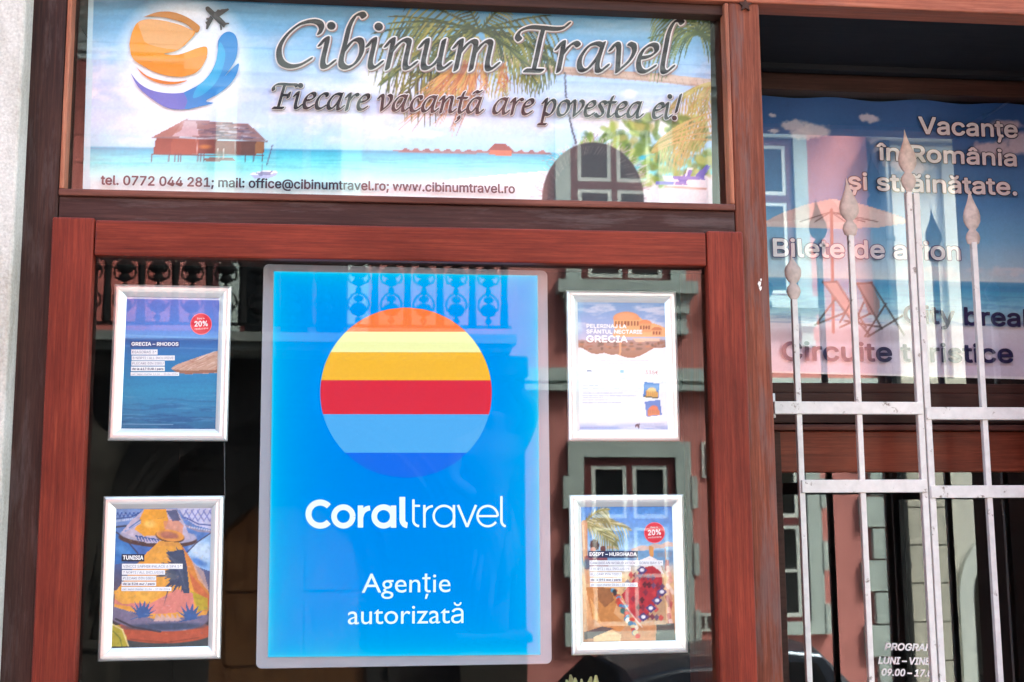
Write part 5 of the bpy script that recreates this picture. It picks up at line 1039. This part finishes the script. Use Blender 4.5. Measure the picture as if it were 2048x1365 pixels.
# 4 - camel with red saddle blanket
t = snap_frame('silver frame with a beach and camel poster, lower right of the window', [(1137.4, 991), (1365, 988.5), (1377, 1306), (1144, 1310.5)])
k = (3.9, 1120, 970); cv = cv_cur = Canvas([(154, 174), (873, 170), (913, 1212), (180, 1228)], SY, 1.5, k); rnd = random.Random(8)
cv.vgrad([(170, (84, 140, 212)), (400, (112, 166, 222)), (500, (170, 204, 232)), (520, (110, 150, 190)), (600, (120, 160, 196)), (640, (196, 190, 186)), (720, (226, 186, 136)), (1000, (214, 160, 110)), (1220, (176, 130, 96))])
for kk in range(3): cv.poly([(560 + kk * 110, 500 - kk * 16), (640 + kk * 100, 470 - kk * 14), (740 + kk * 80, 490 - kk * 16), (740 + kk * 80, 508 - kk * 14), (560 + kk * 110, 514 - kk * 14)], (216, 186, 172)); 
cv.poly([(360, 470), (440, 486), (420, 500), (360, 500)], (206, 170, 150)); cv.poly([(696, 480), (730, 482), (728, 580), (700, 578)], (214, 150, 84)); cv.poly([(760, 530), (870, 520), (870, 560), (762, 566)], (130, 150, 176)); cv.line([(600, 520), (605, 590)], 8, (190, 150, 120)); cv.line([(820, 500), (826, 590)], 8, (190, 150, 120))
for a in (-.5, -.2, .1, .35, -.9): frond(190, 300, a, rnd.uniform(240, 420) if a < .2 else 280, rnd.uniform(80, 140), [(150, 142, 84), (196, 184, 130), (112, 108, 70), (214, 204, 160)], 11, 22, .7)
cv.line([(190, 300), (196, 560), (215, 760)], 48, (206, 150, 110), 1, 30); cv.line([(180, 320), (190, 500)], 10, (240, 206, 170), .7)
cv.ell(268, 470, 36, 44, (66, 44, 44), 1, .1, 0, .4); cv.ell(258, 505, 22, 18, (206, 150, 130), 1, .2); cv.ell(336, 500, 22, 24, (100, 56, 54), 1, .1); cv.poly([(190, 560), (290, 530), (370, 560), (380, 660), (190, 660)], (130, 50, 60), .8); cv.ell(210, 620, 26, 40, (60, 110, 140), .8, .3)
cv.poly([(560, 700), (700, 600), (800, 640), (830, 1100), (560, 1080), (490, 820)], (190, 150, 116)); cv.poly([(620, 590), (700, 556), (770, 590), (810, 700), (740, 660), (640, 660)], (240, 232, 230))
cv.poly([(570, 740), (640, 650), (720, 630), (790, 680), (810, 840), (730, 960), (620, 1080), (540, 990), (480, 860)], (176, 40, 56))
for kk in range(9):
    for jj in range(6):
        x, y = 520 + kk * 34 + jj * 6, 700 + jj * 62 + kk * 4
        if rnd.random() < .75 and 520 < x < 800: c_ = rnd.choice([(70, 24, 40), (110, 30, 60), (206, 60, 66), (90, 70, 110)]); cv.poly([(x, y - 28), (x + 22, y), (x, y + 28), (x - 22, y)], c_, .75)
for x, y in ((795, 835), (757, 902), (708, 962), (650, 1030), (640, 665)): cv.poly([(x - 44, y), (x, y - 34), (x + 44, y), (x, y + 40)], (84, 66, 120)); cv.ell(x, y, 17, 14, (244, 236, 240), 1, .2)
for kk in range(12): cv.line([(840 + rnd.uniform(-24, 26), 600 + kk * 46), (846 + rnd.uniform(-14, 40), 660 + kk * 46)], 30, rnd.choice([(196, 120, 100), (226, 160, 140), (170, 70, 70), (236, 206, 190)]), .85)
cv.poly([(200, 800), (400, 800), (450, 900), (420, 1000), (520, 1090), (470, 1150), (330, 1110), (250, 1040)], (196, 130, 72)); cv.poly([(290, 800), (400, 810), (420, 900), (350, 960), (300, 900)], (140, 88, 56), .8); cv.poly([(235, 880), (280, 960), (320, 1080), (260, 1050)], (226, 166, 100), .9)
cv.poly([(190, 1150), (330, 1105), (420, 1120), (260, 1200), (190, 1205)], (84, 76, 76)); cv.poly([(260, 1190), (400, 1130), (480, 1170), (470, 1222), (260, 1222)], (226, 190, 140)); cv.poly([(480, 1150), (560, 1120), (740, 1060), (745, 1220), (480, 1220)], (196, 136, 90)); cv.poly([(750, 1090), (890, 1080), (905, 1215), (750, 1218)], (76, 84, 80))
for kk in range(34):
    tq = kk / 33; cv.ell(420 + 190 * tq + rnd.uniform(-16, 16), 820 + 360 * tq + rnd.uniform(-14, 14), rnd.uniform(12, 26), rnd.uniform(12, 24), rnd.choice([(206, 60, 50), (70, 130, 170), (226, 206, 150), (60, 110, 110), (90, 150, 190), (180, 80, 60), (236, 226, 206)]), .95, .15, 0, .3, kk)
cv.line([(470, 890), (560, 1010), (640, 1110)], 8, (236, 230, 220), .7); cv.ell(428, 840, 16, 26, (50, 44, 50), .9, .2)
cv.mottle(.10, 24, 3); po = cv.build('poster', M['paper'], t)
mb = MB(); label_block(mb, k, 'EGIPT \u2013 HURGHADA', (222, 517, 608, 569), ((230, 590, 804, 629, 'CARIBBEAN WORLD RESORT SOMA BAY 5*', 0), (231, 637, 552, 674, '7 NOPTI / ALL INCLUSIVE', 0), (232, 682, 482, 717, 'PLECARE DIN SIBIU', 0), (234, 725, 482, 757, 'de la 591 eur / pers', 1), (234, 764, 604, 796, 'per. sejur charter 08.06 - 15.06.2024', 0)), SY - .0006, (30, 44, 84)); badge(mb, k, 737, 374, 82, SY - .0006)
mb.build('printed_text', M['paper'], po, colors=True, fix=False)
# thin wire between the left frames
mb = MB(); mb.tube([at(449, 870, FRY + .006), at(449.5, 1000, FRY + .006)], .0009, n=6); wi = mb.build('hanging_wire', M['pipe']); tag(wi, 'thin dark wire hanging between the two frames left of the blue panel', 'wire')

# ------------------------------------------------------------------ wrought iron gate in the doorway
GA_Y = 0.36
def bar(par, x0, y0, x1, y1, wd, name='bar', ztop=None):
    "square bar from pixel (x0, y0) straight down past the picture to just above the ground"
    a, b = at(x0, y0, GA_Y), at(x1, y1, GA_Y); x = (a.x + b.x) / 2; h = wd / 2
    mb = MB(); mb.box((x - h, GA_Y - h, 0.07), (x + h, GA_Y + h, a.z)); return mb.build(name, M['gate'], par, bevel=.0015), x, a.z
def finial(par, x, tip, widest, neck, ball, end, hw, hb, lean=0.0):
    "forged finial: leaf-shaped point over a flattened ball; heights are pixel rows"
    zt, zw, zn, zb, ze = (at(1800, r, GA_Y).z for r in (tip, widest, neck, ball, end)); s_ = (at(1810, 400, GA_Y) - at(1800, 400, GA_Y)).length / 10
    pr_ = [(ze - .004, .0075), (ze + .25 * (zb - ze), .0080), (zb - .55 * hb * s_ * 1.2, .8 * hb * s_), (zb, hb * s_), (zb + .5 * (zn - zb), .86 * hb * s_), (zn, .42 * hb * s_), (zn + .25 * (zw - zn), .70 * hw * s_), (zn + .6 * (zw - zn), .96 * hw * s_), (zw, hw * s_), (zw + .2 * (zt - zw), .86 * hw * s_), (zw + .4 * (zt - zw), .56 * hw * s_), (zw + .6 * (zt - zw), .30 * hw * s_), (zw + .8 * (zt - zw), .13 * hw * s_), (zt, .02 * hw * s_)]
    mb = MB(); mb.loft([[(x + lean * max(0, (zz - zw) / (zt - zw)) ** 2 + r * math.cos(a), GA_Y + min(r * .42, .011) * math.sin(a), zz) for a in np.linspace(0, 2 * math.pi, 20, endpoint=False)] for zz, r in pr_]); return mb.build('finial', M['finial'], par, smooth=True)
xg0, xg1 = at(1546, 815, GA_Y).x, at(1842, 820, GA_Y).x; xh0, xh1 = at(1848.5, 820, GA_Y).x, XJ - 0.004
gl = thing('gate_leaf', 'white iron gate leaf beside the reddish post with three pointed finials', 'gate', (xg0, GA_Y, 0.07), 'white wrought iron gate leaves')
gr_ = thing('gate_leaf', 'white iron gate leaf at the right edge with its rails cut by the picture', 'gate', (xh0, GA_Y, 0.07), 'white wrought iron gate leaves')
def rail(par, x0, x1, ya, yb, xm):
    mb = MB(); mb.box((x0, GA_Y - .012, at(xm, yb, GA_Y).z), (x1, GA_Y - .0085 + .016, at(xm, ya, GA_Y).z)); return mb.build('rail', M['gate'], par, bevel=.002)
wb = .0143
_, xb1, _z = bar(gl, 1587, 600, 1619, 1365, wb); _, xb2, _z = bar(gl, 1705, 472, 1737.5, 1365, wb); _, xb3, _z = bar(gl, 1819, 385, 1864.5, 1365, .0158)
rail(gl, xg0, xg1, 804.5, 829.5, 1695); rail(gl, at(1600, 965, GA_Y).x, xg1 + .001, 960, 986, 1724); rail(gl, xb1 - .01, xg1, 1640, 1666, 1724)
finial(gl, xb1, 514, 545, 571, 586, 608, 16.5, 14, -.003); finial(gl, xb2, 358, 418, 444, 461, 480, 19.5, 15, -.004); finial(gl, (xb3 + at(1835, 600, GA_Y).x) / 2 - .002, 259, 318, 345, 362, 387, 18.5, 15.5, -.004)
_, xb4, _z = bar(gr_, 1834.5, 388, 1879.5, 1365, .0158); _, xb5, _z = bar(gr_, 1949, 485, 1997, 1365, wb); xb6 = 2 * xb5 - xb4 + .012
mb = MB(); mb.box((xb6 - wb / 2, GA_Y - wb / 2, .07), (xb6 + wb / 2, GA_Y + wb / 2, at(1800, 605, GA_Y).z)); mb.build('bar', M['gate'], gr_, bevel=.0015)
rail(gr_, xh0, xh1, 815.5, 840.5, 1950); rail(gr_, xh0 + .001, xh1, 971.5, 996.5, 1950); rail(gr_, xh0, xh1, 1650, 1676, 1950)
finial(gr_, xb5, 372, 430, 457, 474, 492, 17.5, 15, -.003); finial(gr_, xb6, 514, 545, 571, 586, 608, 16.5, 14, .003)
for par, x in ((gl, xg0), (gr_, xh1)):
    for yy in (812, 1660): mb = MB(); zz = at(1700, yy, GA_Y).z; mb.tube([(x, GA_Y + .006, zz - .03), (x, GA_Y + .006, zz + .03)], .008, n=10); mb.build('hinge', M['gate'], par, smooth=True)

# ------------------------------------------------------------------ potted plant inside the window
pc = at(1160, 1392, .16); pot = thing('potted_plant', 'pale green potted plant whose leaf tips rise at the foot of the display window', 'plant', (pc.x, .16, pc.z - .45))
M['leaf'] = plain('variegated_leaf', (0.55, 0.64, 0.36), .5, var=.35, scale=30); M['clay'] = plaster('terracotta_pot', (.35, .14, .08), .15, 8)
mb = MB(); rg = [[(pc.x + r * math.cos(a), .16 + r * math.sin(a), pc.z - zz) for a in np.linspace(0, 2*math.pi, 20, endpoint=False)] for r, zz in ((.06, .45), (.09, .24), (.10, .24), (.10, .20), (.085, .20), (.08, .23))]; mb.loft(rg); mb.build('pot', M['clay'], pot)
rnd = random.Random(2)
mb = MB(); mb.box((pc.x - .55, .10, pc.z - .50), (pc.x + .55, .32, pc.z - .452)); wsl = mb.build('window_shelf', M['dark_rail'], None); tag(wsl, 'dark shelf inside the display window under the plant', 'shelf')
for kk in range(16):
    a = rnd.uniform(0, 6.28); tp = (rnd.uniform(1128, 1200), rnd.uniform(1348, 1395)) if kk > 5 else [(1141, 1350), (1150, 1356), (1163, 1362), (1182, 1354), (1192, 1351), (1133, 1360)][kk]
    tip = at(*tp, .16 + rnd.uniform(-.03, .03)); b0 = Vector((pc.x + .03 * math.cos(a), .16 + .03 * math.sin(a), pc.z - .2)); mid = (b0 + tip) / 2 + Vector((rnd.uniform(-.015, .015), rnd.uniform(-.02, .02), 0)); ww = Vector((math.cos(a + .6), .5 * math.sin(a), 0)).normalized()
    L_ = []; R_ = []
    for s_ in range(9): u = s_ / 8; p = b0 * (1-u)**2 + mid * 2*u*(1-u) + tip * u*u; wq = .022 * (math.sin(math.pi * min(1, u * .93 + .05)) ** .8 if u > .3 else .15 + .8 * u) ; L_.append(p + ww * wq); R_.append(p - ww * wq)
    mb = MB()
    for s_ in range(8): mb.poly([L_[s_], (L_[s_] + R_[s_]) / 2 + Vector((0, .004, 0)), (L_[s_+1] + R_[s_+1]) / 2 + Vector((0, .004, 0)), L_[s_+1]]); mb.poly([(L_[s_] + R_[s_]) / 2 + Vector((0, .004, 0)), R_[s_], R_[s_+1], (L_[s_+1] + R_[s_+1]) / 2 + Vector((0, .004, 0))])
    mb.build('leaf', M['leaf'], pot, smooth=True, fix=False)
